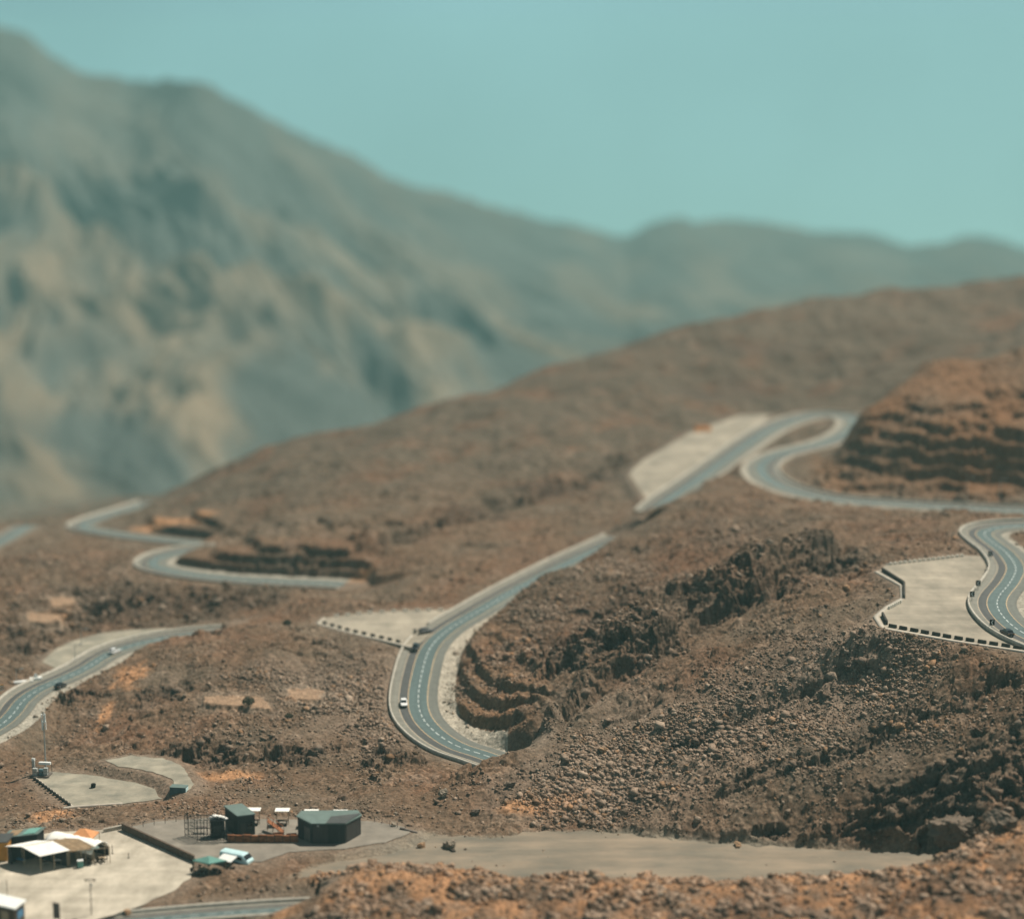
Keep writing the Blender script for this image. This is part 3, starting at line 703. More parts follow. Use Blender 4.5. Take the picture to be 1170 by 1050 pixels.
def road_mat():
    m, nt, b = new_mat('asphalt_with_lines')
    uv = N(nt, 'ShaderNodeUVMap'); sp = N(nt, 'ShaderNodeSeparateXYZ'); nt.links.new(uv.outputs[0], sp.inputs[0])
    S, T = sp.outputs[0], sp.outputs[1]
    def math_(op, a, c=None):
        n = N(nt, 'ShaderNodeMath', operation=op)
        for i, q in enumerate((a, c)):
            if q is None: continue
            if isinstance(q, (int, float)): n.inputs[i].default_value = q
            else: nt.links.new(q, n.inputs[i])
        return n.outputs[0]
    def band(lo, hi): return math_('MULTIPLY', math_('GREATER_THAN', T, lo), math_('LESS_THAN', T, hi))
    g = N(nt, 'ShaderNodeNewGeometry'); nz = N(nt, 'ShaderNodeTexNoise'); nz.inputs['Scale'].default_value = .8; nz.inputs['Detail'].default_value = 6
    nt.links.new(g.outputs['Position'], nz.inputs['Vector'])
    cx = N(nt, 'ShaderNodeCombineXYZ'); nt.links.new(math_('MULTIPLY', S, .03), cx.inputs[0]); nt.links.new(math_('MULTIPLY', T, 1.3), cx.inputs[1])
    nw = N(nt, 'ShaderNodeTexNoise'); nw.inputs['Scale'].default_value = 1.0; nw.inputs['Detail'].default_value = 3; nt.links.new(cx.outputs[0], nw.inputs['Vector'])
    col = None
    def layer(c, fac):
        nonlocal col
        mx = N(nt, 'ShaderNodeMix', data_type='RGBA')
        if col is None: mx.inputs[6].default_value = (.115, .125, .118, 1)
        else: nt.links.new(col, mx.inputs[6])
        mx.inputs[7].default_value = (*c, 1)
        if isinstance(fac, float): mx.inputs[0].default_value = fac
        else: nt.links.new(fac, mx.inputs[0])
        col = mx.outputs[2]
    layer((.185, .18, .152), band(-5.2, -3.2))
    layer((.072, .075, .073), band(-3.1, -1.25))
    layer((.085, .122, .120), band(-1.2, 2.85))
    layer((.135, .14, .122), band(2.9, 5.4))
    layer((.36, .30, .22), band(-3.3, -3.1))
    layer((.50, .36, .21), band(-1.34, -1.17))
    layer((.50, .36, .21), band(2.77, 2.94))
    dash = math_('MULTIPLY', band(.79, 1.01), math_('LESS_THAN', math_('FRACT', math_('MULTIPLY', S, 1 / 2.7)), .62))
    layer((.48, .53, .51), dash)
    v = N(nt, 'ShaderNodeMapRange'); v.inputs[1].default_value = .3; v.inputs[2].default_value = .7; v.inputs[3].default_value = .70; v.inputs[4].default_value = 1.24
    nt.links.new(math_('ADD', math_('MULTIPLY', nz.outputs[0], .5), math_('MULTIPLY', nw.outputs[0], .5)), v.inputs[0])
    sc = N(nt, 'ShaderNodeVectorMath', operation='SCALE'); nt.links.new(col, sc.inputs[0]); nt.links.new(v.outputs[0], sc.inputs['Scale'])
    nt.links.new(sc.outputs[0], b.inputs['Base Color']); b.inputs['Roughness'].default_value = .75; b.inputs['Specular IOR Level'].default_value = .3
    return m
M_ROAD = road_mat()
M_KERB = ramp_mat('pale_concrete', (.40, .36, .30), .14, .6)
M_BARR = ramp_mat('painted_concrete', (.43, .40, .34), .22, .8)
M_BLOCKD = ramp_mat('dark_block', (.060, .055, .046), .3, 2)  # dark tone for the near-edge blocks, parapets, bin, bollards and railing
M_BLOCKW = ramp_mat('whitish_block', (.62, .58, .50), .12, 2)  # pale tone for blocks on the back edges and the jog

def normals2(c):
    t = np.gradient(c[:, :2], axis=0); t /= np.linalg.norm(t, axis=1)[:, None] + 1e-9
    return np.stack([-t[:, 1], t[:, 0]], -1)          # points to the left of travel
def ribbon(name, c, t0, t1, dz=0.0, n=6, scale=1.0):
    nn = normals2(c); ts = np.linspace(t0, t1, n)
    s = np.r_[0, np.cumsum(np.linalg.norm(np.diff(c[:, :2], axis=0), axis=1))]
    co = np.empty((len(c), n, 3)); uvs = np.empty((len(c), n, 2))
    for k, t in enumerate(ts):
        co[:, k, :2] = c[:, :2] - nn * t; co[:, k, 2] = c[:, 2] + dz; uvs[:, k, 0] = s; uvs[:, k, 1] = t * scale
    me = grid_mesh(name, co.reshape(-1, 3), len(c), n)
    uvl = me.uv_layers.new(name='UVMap'); li = np.empty(len(me.loops), np.int32); me.loops.foreach_get('vertex_index', li)
    uvl.data.foreach_set('uv', uvs.reshape(-1, 2)[li].astype(np.float32).ravel())
    # grid winding: make it face up
    if me.polygons[0].normal.z < 0: me.flip_normals()
    return me
def wall_mesh(name, c, off, wid, h, drop=.4):
    """a low wall along a line, off metres to the left, wid thick"""
    nn = normals2(c); n = len(c)
    a, b = c[:, :2] + nn * off, c[:, :2] + nn * (off + wid)
    z = c[:, 2]
    co = np.stack([np.c_[a, z - drop], np.c_[a, z + h], np.c_[b, z + h], np.c_[b, z - drop]], 1).reshape(-1, 3)
    f = []
    for i in range(n - 1):
        p, q = 4 * i, 4 * i + 4
        for k in range(4): f.append((p + k, p + (k + 1) % 4, q + (k + 1) % 4, q + k))
    f.append((0, 3, 2, 1)); e = 4 * (n - 1); f.append((e, e + 1, e + 2, e + 3))
    return tri_mesh(name, co, f, 4)

for n, r in ROADS.items():
    link('road', ribbon('road', r['c'], -r['w'], r['w'], .0, 9, 5.0 / r['w']), M_ROAD, kind='structure')
def barrier(n, u0, u1, label, h=.62, side=1, wid=.32):
    c = ROADS[n]['c']; s0, s1 = int(u0 * (len(c) - 1)), int(u1 * (len(c) - 1))
    off = ROADS[n]['w'] + .02 if side > 0 else -ROADS[n]['w'] - .02 - wid
    o = link('roadside_barrier', wall_mesh('roadside_barrier', c[s0:s1 + 1], off, wid, h), M_BARR, label=label, category='barrier', group='pale barriers along the mountain road')
    return o
def frac_at(n, u, v):
    c = ROADS[n]['c']; pu, pv = project(c[:, 0], c[:, 1], c[:, 2]); return float(np.argmin(np.hypot(pu - u, pv - v))) / (len(c) - 1)
barrier('C', .0, frac_at('C', 494, 727), 'pale low wall round the lower bend of the middle road below the triangular bay')
barrier('C', frac_at('C', 511, 716), 1.0, 'pale low wall beside the straight uphill stretch of the middle road')
barrier('B', 0, 1, 'pale low wall along the winding road under the dark cliff')
barrier('D', 0, 1, 'pale low wall round the blurred upper switchback beside the terraced mound')
barrier('E', 0, 1, 'pale low wall between the big parking bay and the S-shaped road')
barrier('F', 0, 1, 'pale low wall round the small hairpin under the stepped benches')
barrier('G', 0, 1, 'pale low wall of the farthest valley bend beneath the hazy mountains')
barrier('A', 0, 1, 'pale kerb wall on the far side of the road nearest the bottom edge', .5)
barrier('A', 0, 1, 'pale kerb wall on the near side of the road nearest the bottom edge', .5, -1)

def lot_plane(L, x, y): return L['pl'][0] * x + L['pl'][1] * y + L['pl'][2]
def rough_outline(xy, step=1.2, amp=.25, seed=0):
    out = []
    for a, b in zip(xy, np.roll(xy, -1, 0)):
        n = max(int(np.hypot(*(b - a)) / step), 1)
        for t in np.arange(n) / n: out.append(a + (b - a) * t)
    out = np.array(out)
    out[:, 0] += amp * fbm(out[:, 0] / 2, out[:, 1] / 2, 3, seed); out[:, 1] += amp * fbm(out[:, 0] / 2 + 9, out[:, 1] / 2, 3, seed + 5)
    return out
def lot(n, name, mat, amp=.25, dz=.0):
    L = LOTS[n]; q = rough_outline(L['xy'], 1.2, amp, len(n))
    bm = bmesh.new(); vs = [bm.verts.new((x, y, lot_plane(L, x, y) + dz)) for x, y in q]
    f = bm.faces.new(vs); bm.normal_update()
    if f.normal.z < 0: f.normal_flip()
    bmesh.ops.triangulate(bm, faces=[f])
    me = bpy.data.meshes.new(name); bm.to_mesh(me); bm.free()
    return link(name, me, mat, kind='structure')
M_LOTB = ramp_mat('pale_compacted_gravel', (.27, .242, .192), .2, .16, c2=(.32, .28, .22), streak=(50, -20), stretch=(1, .55, 1))
M_LOTG = ramp_mat('grey_paving', (.20, .178, .148), .14, .3, c2=(.225, .20, .165), streak=(10, 60))
M_LOTM = ramp_mat('grey_gravel', (.215, .205, .165), .16, .25, c2=(.30, .27, .21), streak=(15, -35))
M_LOTS = ramp_mat('bleached_lot_gravel', (.37, .33, .262), .16, .22, streak=(25, -8), c2=(.47, .42, .34), stretch=(1, .55, 1))
lot('shed', 'parking_lot', M_LOTS, .5, .0); lot('house', 'paved_yard', M_LOTG, .2, .0); lot('mast', 'gravel_yard', M_LOTM, .35, .0)
lot('bend', 'gravel_track', M_LOTM, .4, .0); lot('layC', 'parking_bay', M_LOTB, .1, -.03); lot('layB', 'parking_bay', M_LOTM, .1, -.03)
lot('layE', 'parking_bay', M_LOTB, .1, -.03); lot('layD', 'parking_bay', M_LOTB, .2, -.03)

M_FLAT = ramp_mat('trodden_gravel', (.160, .146, .116), .12, .13, c2=(.245, .195, .142), stretch=(.6, 1.6, 1), bump=.06, streak=(8, -12))
q = rough_outline(FLATP, 1.5, 1.3, 77); bm = bmesh.new(); f = bm.faces.new([bm.verts.new((x, y, .0)) for x, y in q]); bm.normal_update()
if f.normal.z < 0: f.normal_flip()
bmesh.ops.triangulate(bm, faces=[f]); me = bpy.data.meshes.new('gravel_flat'); bm.to_mesh(me); bm.free(); link('gravel_flat', me, M_FLAT, kind='structure')
def line3(pts, z, step=.8):
    q = np.array([PZ(u, v, z) for u, v in pts]); s = np.r_[0, np.cumsum(np.linalg.norm(np.diff(q[:, :2], axis=0), axis=1))]
    t = np.linspace(0, s[-1], max(int(s[-1] / step), 2)); return np.stack([np.interp(t, s, q[:, k]) for k in range(3)], 1)
def kerb(pts, z, label, wid=.5, h=.14, off=0):
    link('kerb', wall_mesh('kerb', line3(pts, z), off, wid, h), M_KERB, label=label, category='kerb', group='pale kerbs of the parking bays')
def block_mesh(L, W, H):
    bm = bmesh.new(); bmesh.ops.create_cube(bm, size=1)
    for v in bm.verts: v.co = Vector((v.co.x * L, v.co.y * W, (v.co.z + .5) * H)); 
    for v in bm.verts:
        if v.co.z > H * .5: v.co.y *= .8; v.co.x *= .96
    bmesh.ops.bevel(bm, geom=bm.edges[:], offset=.05, segments=1, affect='EDGES')
    me = bpy.data.meshes.new('parapet_block'); bm.to_mesh(me); bm.free(); return me
def blocks(pts, z, n, L, H, mat, label, group, W=.45, inset=0):
    q = line3(pts, z, .1); me = block_mesh(L, W, H); me.materials.append(mat)
    src = bpy.data.objects.new('parapet_block', me); nn = normals2(q)
    for k in range(n):
        i = int((k + .5) / n * (len(q) - 1)); o = src if k == 0 else src.copy(); LINK(o)
        p = q[i]; t = q[min(i + 3, len(q) - 1)] - q[max(i - 3, 0)]
        o.location = (p[0] + nn[i][0] * inset, p[1] + nn[i][1] * inset, p[2] - .01); o.rotation_euler = (0, 0, math.atan2(t[1], t[0]) + random.uniform(-.05, .05))
        o['label'] = label; o['category'] = 'concrete block'; o['group'] = group
kerb([(1013,645.5),(1102,635)], 27, 'pale kerb along the back of the big parking bay by the S-shaped road')
kerb([(1003,653),(1033,669.5),(1034,684),(1016,694),(1003,705),(1011,717.5),(1090,731.5),(1170,743.5),(1215,753)], 27, 'pale kerb along the downhill edge of the big parking bay', .9, .12, -.9)
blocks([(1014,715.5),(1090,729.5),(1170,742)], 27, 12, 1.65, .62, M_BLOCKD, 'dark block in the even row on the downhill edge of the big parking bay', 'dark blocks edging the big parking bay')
blocks([(1015,645.5),(1102,635.5)], 27, 16, .72, .55, M_BLOCKW, 'whitish block in the row along the back edge of the big parking bay', 'white blocks behind the big parking bay')
blocks([(1015,696),(1030,688)], 27, 7, .42, .6, M_BLOCKW, 'whitish narrow block on the short jog of the big parking bay edge', 'narrow white blocks on the big parking bay')
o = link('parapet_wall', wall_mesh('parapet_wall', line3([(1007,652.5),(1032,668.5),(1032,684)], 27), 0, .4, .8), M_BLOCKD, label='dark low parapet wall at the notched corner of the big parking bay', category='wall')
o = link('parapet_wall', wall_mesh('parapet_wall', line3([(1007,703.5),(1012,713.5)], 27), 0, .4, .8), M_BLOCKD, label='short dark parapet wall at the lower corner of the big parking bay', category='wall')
kerb([(372,706),(364,712.5),(400,722.5),(440,731.5),(473,739.5)], 4.9, 'pale kerb round the point of the triangular parking bay', .7, .12, -.7)
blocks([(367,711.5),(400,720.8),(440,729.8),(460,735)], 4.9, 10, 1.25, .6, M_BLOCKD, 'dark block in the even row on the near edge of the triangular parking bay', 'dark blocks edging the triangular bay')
blocks([(378,705),(420,700.5),(470,697.8),(524,697.3)], 4.9, 11, 1.3, .5, M_BLOCKW, 'whitish block in the row along the back edge of the triangular parking bay', 'white blocks behind the triangular bay')
kerb([(36,887),(82,922)], -3, 'pale kerb on the sloping edge of the gravel yard with the mast', .45, .14)
kerb([(62,925),(84,922.5),(140,918.6)], -3, 'pale kerb along the near edge of the gravel yard with the mast', .5, .2)
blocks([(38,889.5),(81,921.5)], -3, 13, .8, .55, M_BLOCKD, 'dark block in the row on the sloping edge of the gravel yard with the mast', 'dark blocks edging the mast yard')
# ----------------------------------------------------------------------------
# things
# ----------------------------------------------------------------------------
class MB:
    """collects simple solids into one mesh"""
    def __init__(s): s.v, s.f = [], []
    def add(s, v, f):
        b = len(s.v); s.v += [tuple(p) for p in v]; s.f += [tuple(b + i for i in q) for q in f]; return s
    def box(s, c, ax, L, W, z0, z1, taper=1.0):
        ax = Vector((ax[0], ax[1])).normalized(); ay = Vector((-ax.y, ax.x)); v = []
        for z, k in ((z0, 1), (z1, taper)):
            for a, b in ((-1, -1), (1, -1), (1, 1), (-1, 1)):
                p = Vector((c[0], c[1])) + ax * (a * L / 2 * k) + ay * (b * W / 2 * k); v.append((p.x, p.y, z))
        return s.add(v, [(3,2,1,0),(4,5,6,7),(0,1,5,4),(1,2,6,5),(2,3,7,6),(3,0,4,7)])
    def prism(s, pts, z0, z1):
        """pts (x, y), z0 / z1 numbers or lists"""
        n = len(pts); a = z0 if hasattr(z0, '__len__') else [z0] * n; b = z1 if hasattr(z1, '__len__') else [z1] * n
        if sum(p[0] * q[1] - q[0] * p[1] for p, q in zip(pts, pts[1:] + pts[:1])) < 0: pts, a, b = pts[::-1], list(a)[::-1], list(b)[::-1]
        v = [(p[0], p[1], z) for p, z in zip(pts, a)] + [(p[0], p[1], z) for p, z in zip(pts, b)]
        return s.add(v, [tuple(range(n))[::-1], tuple(range(n, 2 * n))] + [(i, (i + 1) % n, n + (i + 1) % n, n + i) for i in range(n)])
    def tube(s, p, q, r, n=6, r2=None):
        p, q = Vector(p), Vector(q); d = (q - p).normalized(); u = d.orthogonal().normalized(); w = d.cross(u); r2 = r if r2 is None else r2
        v = [p + (u * math.cos(2 * math.pi * i / n) + w * math.sin(2 * math.pi * i / n)) * r for i in range(n)] + [q + (u * math.cos(2 * math.pi * i / n) + w * math.sin(2 * math.pi * i / n)) * r2 for i in range(n)]
        return s.add(v, [tuple(range(n))[::-1], tuple(range(n, 2 * n))] + [(i, (i + 1) % n, n + (i + 1) % n, n + i) for i in range(n)])
    def sheet(s, quad, t=.05):
        """four corner points as a slab t thick"""
        q = [Vector(p) for p in quad]; n = (q[1] - q[0]).cross(q[-1] - q[0]).normalized()
        if n.z < 0: q = q[::-1]; n = -n
        k = len(q)
        return s.add([p - n * t for p in q] + q, [tuple(range(k))[::-1], tuple(range(k, 2 * k))] + [(i, (i + 1) % k, k + (i + 1) % k, k + i) for i in range(k)])
    def blob(s, c, r, sq=(1, 1, 1), seed=0, rough=.3):
        g = random.Random(seed); bm = bmesh.new(); bmesh.ops.create_icosphere(bm, subdivisions=2, radius=1)
        v = []
        for q in bm.verts:
            k = r * (1 + g.uniform(-rough, rough)); v.append((c[0] + q.co.x * k * sq[0], c[1] + q.co.y * k * sq[1], c[2] + q.co.z * k * sq[2]))
        f = [[a.index for a in q.verts] for q in bm.faces]; bm.free(); return s.add(v, f)
    def build(s, name, mat, parent=None, origin=None, smooth=False, bevel=0, **props):
        me = bpy.data.meshes.new(name)
        o0 = Vector(origin) if origin is not None else (parent.location.copy() if parent is not None and parent.parent is None else Vector((0, 0, 0)))
        if parent is not None and parent.parent is not None: o0 = parent.parent.location.copy()
        me.from_pydata([tuple(Vector(p) - o0) for p in s.v], [], s.f); me.validate()
        if bevel:
            bm = bmesh.new(); bm.from_mesh(me); bmesh.ops.bevel(bm, geom=bm.edges[:], offset=bevel, segments=1, affect='EDGES'); bm.to_mesh(me); bm.free()
        if smooth:
            me.polygons.foreach_set('use_smooth', [True] * len(me.polygons))
        o = link(name, me, mat, parent, **props)
        if parent is None: o.location = o0
        return o
def thing(name, label, cat, loc, rz=0, group=None):
    o = bpy.data.objects.new(name, None); LINK(o); o.location = loc; o.rotation_euler = (0, 0, rz); o['label'] = label; o['category'] = cat
    if group: o['group'] = group
    return o
def copy_thing(o, loc, rz, label=None):
    c = o.copy(); LINK(c); c.location = loc; c.rotation_euler = (0, 0, rz)
    if label: c['label'] = label
    for ch in o.children:
        d = ch.copy(); LINK(d); d.parent = c
        for g in ch.children:
            e = g.copy(); LINK(e); e.parent = d
    return c
def G(u, v, z=0.0): return Vector(PZ(u, v, z))
def hitz(u, v):
    x, y = ground_hit(u, v, Z); return Vector((x, y, float(sample(np.array([x]), np.array([y]))[0])))
def rk(name, c, noise=.12, scale=1.2, rough=.8, **k): return ramp_mat(name, c, noise, scale, rough, **k)
M_CHAR = rk('charcoal_cladding', (.030, .030, .030), .25, .8, .7, stretch=(3, 3, .3))
M_CHAR2 = rk('dark_grey_cladding', (.055, .050, .046), .2, .8, .75, stretch=(3, 3, .3))
M_TEALROOF = rk('grey_green_sheet_roof', (.125, .170, .155), .14, .7, .6)
M_DARKROOF = rk('dark_sheet_roof', (.065, .068, .066), .15, .7, .6)
M_RUST = rk('rust_brown_boards', (.20, .075, .035), .35, 1.4, .8, c2=(.27, .105, .045))
M_BLACK = rk('black_metal', (.016, .016, .017), .2, 3, .5)
M_WHITE = rk('white_tarpaulin', (.78, .77, .72), .08, .9, .7)
M_WHITEP = rk('white_paint', (.72, .73, .70), .07, 1.3, .5)
M_BROWNC = rk('brown_hessian', (.25, .175, .105), .25, 1.2, .95)
M_ORANGE = rk('faded_orange_canvas', (.58, .27, .12), .12, 1.0, .9)
M_OCHRE = rk('ochre_painted_wall', (.52, .24, .05), .2, 1.0, .85)
M_TEALC = rk('sea_green_canvas', (.14, .30, .26), .12, .8, .85)
M_WOOD = rk('sun_bleached_timber', (.36, .28, .19), .2, 2, .9)
M_DKWOOD = rk('dark_timber', (.075, .055, .04), .3, 2, .9)
M_CYAN = rk('pale_cyan_van_paint', (.50, .70, .72), .06, 1, .35, spec=.5)
M_BLUE = rk('blue_panel', (.08, .22, .36), .15, 1.2, .5)
M_GLASS = rk('dark_window_glass', (.012, .016, .02), .1, 1, .08, spec=.6)
M_TEALBOX = rk('teal_corrugated_steel', (.085, .155, .175), .2, .9, .55)
M_GALV = rk('galvanised_steel', (.36, .37, .35), .12, 2, .5, spec=.4)
M_BRICKW = rk('brown_block_wall', (.105, .075, .055), .25, 1.5, .95)
M_TYRE = rk('black_rubber', (.012, .012, .012), .2, 3, .9)
M_LEAF = rk('dusty_leaf', (.055, .052, .032), .3, 1.4, .9)
M_BARK = rk('grey_bark', (.10, .075, .05), .2, 3, .9)
M_CONC = rk('rough_concrete', (.13, .11, .095), .2, 1.1, .95)

def poly_obj(p): return [(q[0], q[1]) for q in p]
# --- the paved yard ---------------------------------------------------------
HY = .93
fl, fr, bl = G(272, 955, HY), G(291.5, 952.5, HY), G(257.5, 947, HY); br = fr + bl - fl
kz = thing('dark_kiosk', 'tall charcoal kiosk with grey-green sloping roof behind the black cage', 'kiosk', fl)
MB().prism(poly_obj([fl, fr, br, bl]), HY - .3, [HY + 3.55, HY + 3.55, HY + 4.05, HY + 4.05]).build('wall', M_CHAR, kz)
def lip(a, b, c, d, k): 
    m = (a + b + c + d) / 4; return [m + (p - m) * k for p in (a, b, c, d)]
q = lip(fl, fr, br, bl, 1.08)
MB().prism(poly_obj(q), [HY + 3.54, HY + 3.54, HY + 4.10, HY + 4.10], [HY + 3.72, HY + 3.72, HY + 4.30, HY + 4.30]).build('roof', M_TEALROOF, kz)
e = (fr - fl).normalized(); nrm = Vector((e.y, -e.x, 0))
d0 = fl + e * .9 + nrm * .03
MB().box(d0 + e * .0, e, .95, .05, HY, HY + 2.2).build('door', M_CHAR2, kz)
MB().box(fl + e * 2.1 + nrm * .03, e, .8, .05, HY + 1.2, HY + 2.2).build('window', M_GLASS, kz)
MB().box((bl + fl) / 2 + Vector((-.04, -.04, 0)), (fl - bl), 1.5, .05, HY + 1.1, HY + 2.3).build('serving_hatch', M_CHAR2, kz)

A, B, C_, D, E_, F_ = G(340.5, 956, HY), G(357, 963, HY), G(394.5, 963, HY), G(412.5, 952.5, HY), G(408, 948.5, HY), G(346, 951, HY)
pv_ = thing('dark_pavilion', 'large charcoal pavilion with angled corner and folded grey-green roof', 'pavilion', B)
H = [3.75, 3.5, 3.5, 3.35, 3.6, 3.9]
pts = [A, B, C_, D, E_, F_]
MB().prism(poly_obj(pts), HY - .3, [HY + h - .12 for h in H]).build('wall', M_CHAR, pv_)
m = sum(pts, Vector()) / 6; pq = [m + (p - m) * 1.04 for p in pts]
MB().prism(poly_obj(pq), [HY + h - .11 for h in H], [HY + h + .10 for h in H]).build('roof', M_TEALROOF, pv_)
# roof slope turned from the sun, its shade put in as a dark panel
ia, ib, ic, idd = pq[1].lerp(pq[2], .42), pq[2], pq[3].lerp(pq[4], .25), pq[1].lerp(pq[4], .42)
MB().add([(p.x, p.y, HY + z) for p, z in ((ia, 3.62), (ib, 3.62), (ic, 3.58), (idd, 3.82))] + [(p.x, p.y, HY + z) for p, z in ((ia, 3.66), (ib, 3.66), (ic, 3.62), (idd, 3.90))],
         [(3,2,1,0),(4,5,6,7),(0,1,5,4),(1,2,6,5),(2,3,7,6),(3,0,4,7)]).build('roof_shade_panel', M_DARKROOF, pv_)
def face_panel(a, b, t0, t1, z0, z1, off=.03, th=.06):
    d = (b - a); L = d.length; d = d.normalized(); n = Vector((d.y, -d.x, 0)); c = a + d * (L * (t0 + t1) / 2) + n * off
    return MB().box(c, d, L * (t1 - t0), th, z0, z1)
face_panel(B, C_, .02, .48, HY, HY + 3.2).build('door', M_CHAR2, pv_); face_panel(B, C_, .52, .98, HY, HY + 3.2).build('shutter', M_CHAR, pv_)
face_panel(A, B, .45, .85, HY, HY + 2.5).build('door', M_CONC, pv_); face_panel(C_, D, .06, .94, HY + .1, HY + 3.1).build('side_cladding', M_CHAR2, pv_)
MB().box(B + (C_ - B) * .18 + Vector((0, -.12, 0)), C_ - B, .35, .2, HY + 3.0, HY + 3.3).build('wall_lamp', M_GALV, pv_)

# black cage pergola
c0, c1, c2 = G(211.5, 954.5, HY), G(225.5, 961, HY), G(259, 961, HY); c3 = c0 + c2 - c1
cg = thing('black_cage', 'black barred cage enclosure with open slatted top beside the tall kiosk', 'cage', c1)
hc = 3.85
for p in (c0, c1, c2, c3): MB().tube(p + Vector((0, 0, -.2)), p + Vector((0, 0, hc)), .08, 4).build('post', M_BLACK, cg)
for a, b in ((c0, c1), (c1, c2), (c2, c3), (c3, c0)):
    mb = MB(); n = max(int((b - a).length / .55), 2)
    for z in (.25, 1.3, 2.4, hc - .06): mb.tube(a + Vector((0, 0, z)), b + Vector((0, 0, z)), .05, 4)
    for i in range(1, n): p = a.lerp(b, i / n); mb.tube(p + Vector((0, 0, .2)), p + Vector((0, 0, hc)), .035 if i % 2 else .06, 4)
    mb.build('bar_panel', M_BLACK, cg)
mb = MB()
for i in range(1, 6): mb.tube(c0.lerp(c3, i / 6) + Vector((0, 0, hc - .02)), c1.lerp(c2, i / 6) + Vector((0, 0, hc - .02)), .05, 4)
mb.build('slatted_top', M_BLACK, cg)
cc = G(249, 955, HY)
ct_ = thing('dark_cabin', 'low black cabin standing inside the dark cage end', 'cabin', cc)
MB().box(cc, (1, .1), 2.3, 1.7, HY, HY + 3.0).build('wall', M_BLACK, ct_); MB().box(cc, (1, .1), 2.5, 1.9, HY + 3.0, HY + 3.12).build('roof', M_BLACK, ct_)
face_panel(cc + Vector((-1.0, -.97, 0)), cc + Vector((1.0, -.76, 0)), .15, .85, HY + 1.0, HY + 2.2).build('serving_hatch', M_CHAR2, ct_)
mb = MB()
for i, (du, dz, r) in enumerate(((-1.0, .2, .42), (-.4, .42, .5), (.3, .3, .48), (.9, .12, .4), (1.35, -.1, .34), (.0, .1, .5))): mb.blob((cc.x + du, cc.y - .2 + .1 * i, HY + 3.25 + dz), r, (1.2, 1, .55), 40 + i, .12)
mb.build('bundled_sheet', M_WHITE, smooth=True, origin=cc + Vector((0, 0, 3.1)), label='crumpled white sheet heaped on top of the black cabin', category='sheet')
# tables in the cage
def trestle(p, ax, L, W, h, name, label, cat, mtop, mleg, group=None):
    t = thing(name, label, cat, p, 0, group); MB().box(p, ax, L, W, p.z + h - .07, p.z + h).build('tabletop', mtop, t)
    ax = Vector((ax[0], ax[1], 0)).normalized(); ay = Vector((-ax.y, ax.x, 0))
    for a in (-1, 1):
        for b in (-1, 1):
            q = p + ax * (a * (L / 2 - .12)) + ay * (b * (W / 2 - .1)); MB().tube(q, q + Vector((0, 0, h - .07)), .045, 4).build('leg', mleg, t)
    return t
trestle(G(231, 951, HY), (1, .1), 1.9, .8, 1.1, 'counter_table', 'grey counter table inside the barred black cage', 'table', M_CONC, M_BLACK)

# rust brown planter wall with slats
a, b = G(260, 961.5, HY), G(341, 961.8, HY)
pw = thing('planter_wall', 'long rust-brown boarded planter between the cage and the pavilion', 'planter', a)
nseg = 9
for i in range(nseg):
    p, q = a.lerp(b, i / nseg), a.lerp(b, (i + 1) / nseg); h = (1.32, 1.25, 1.35, 1.22)[i % 4]
    mb = MB()
    for k in range(4): mb.box((p + q) / 2 + Vector((0, .02 * (k % 2), 0)), q - p, (q - p).length - .05, .35, HY + .05 + k * h / 4, HY + (k + 1) * h / 4 - .03)
    mb.build('board_panel', M_RUST, pw); MB().box(p, q - p, .10, .42, HY, HY + h + .06).build('post', M_DKWOOD, pw)
a, b = G(306, 948, HY), G(324, 956, HY)
rp = thing('timber_ramp', 'slanting rust-brown timber ramp behind the long planter', 'ramp', a)
MB().sheet([a + Vector((0, -.6, 1.75)), b + Vector((0, -.6, .9)), b + Vector((0, .7, .9)), a + Vector((0, .7, 1.75))], .12).build('deck', M_RUST, rp)
for s_ in (-.6, .7):
    mb = MB(); mb.tube(a + Vector((0, s_, 2.5)), b + Vector((0, s_, 1.6)), .05, 4)
    for t in (0, .33, .66, 1): p = a.lerp(b, t) + Vector((0, s_, 0)); mb.tube(p, p + Vector((0, 0, 2.5 - .9 * t)), .05, 4)
    mb.build('railing', M_RUST, rp)
for i, (u, v) in enumerate(((318, 957.5), (333, 958.5))):
    p = G(u, v, HY); t = thing('garden_bench', ('rust-brown bench at the foot of the timber ramp', 'rust-brown bench against the pavilion end of the planter')[i], 'bench', p)
    MB().box(p, (1, .2), 1.8, .5, HY + .42, HY + .5).build('seat', M_RUST, t); MB().box(p + Vector((0, .26, 0)), (1, .2), 1.8, .08, HY + .5, HY + 1.0).build('backrest', M_RUST, t)
    for s_ in (-.7, .7): MB().box(p + Vector((s_, s_ * .2, 0)), (1, .2), .1, .45, HY, HY + .42).build('leg', M_RUST, t)

# four white roofed picnic shelters
def picnic(p):
    t = thing('picnic_shelter', '', 'picnic shelter', p, 0, 'white roofed picnic tables behind the kiosk')
    MB().box(p, (1, 0), 2.5, 1.7, p.z + 2.62, p.z + 2.72).build('roof', M_WHITE, t)
    for s_ in (-1.05, 1.05):
        MB().tube(p + Vector((s_, 0, 0)), p + Vector((s_, 0, 2.62)), .06, 5).build('post', M_WOOD, t)
    MB().box(p, (1, 0), 1.9, .8, p.z + .70, p.z + .78).build('tabletop', M_DKWOOD, t)
    for s_ in (-.75, .75): MB().box(p + Vector((0, s_, 0)), (1, 0), 1.9, .32, p.z + .40, p.z + .47).build('bench_seat', M_DKWOOD, t)
    for s_ in (-.7, .7): MB().box(p + Vector((s_, 0, 0)), (0, 1), 1.6, .12, p.z, p.z + .70, .6).build('trestle', M_BLACK, t)
    return t
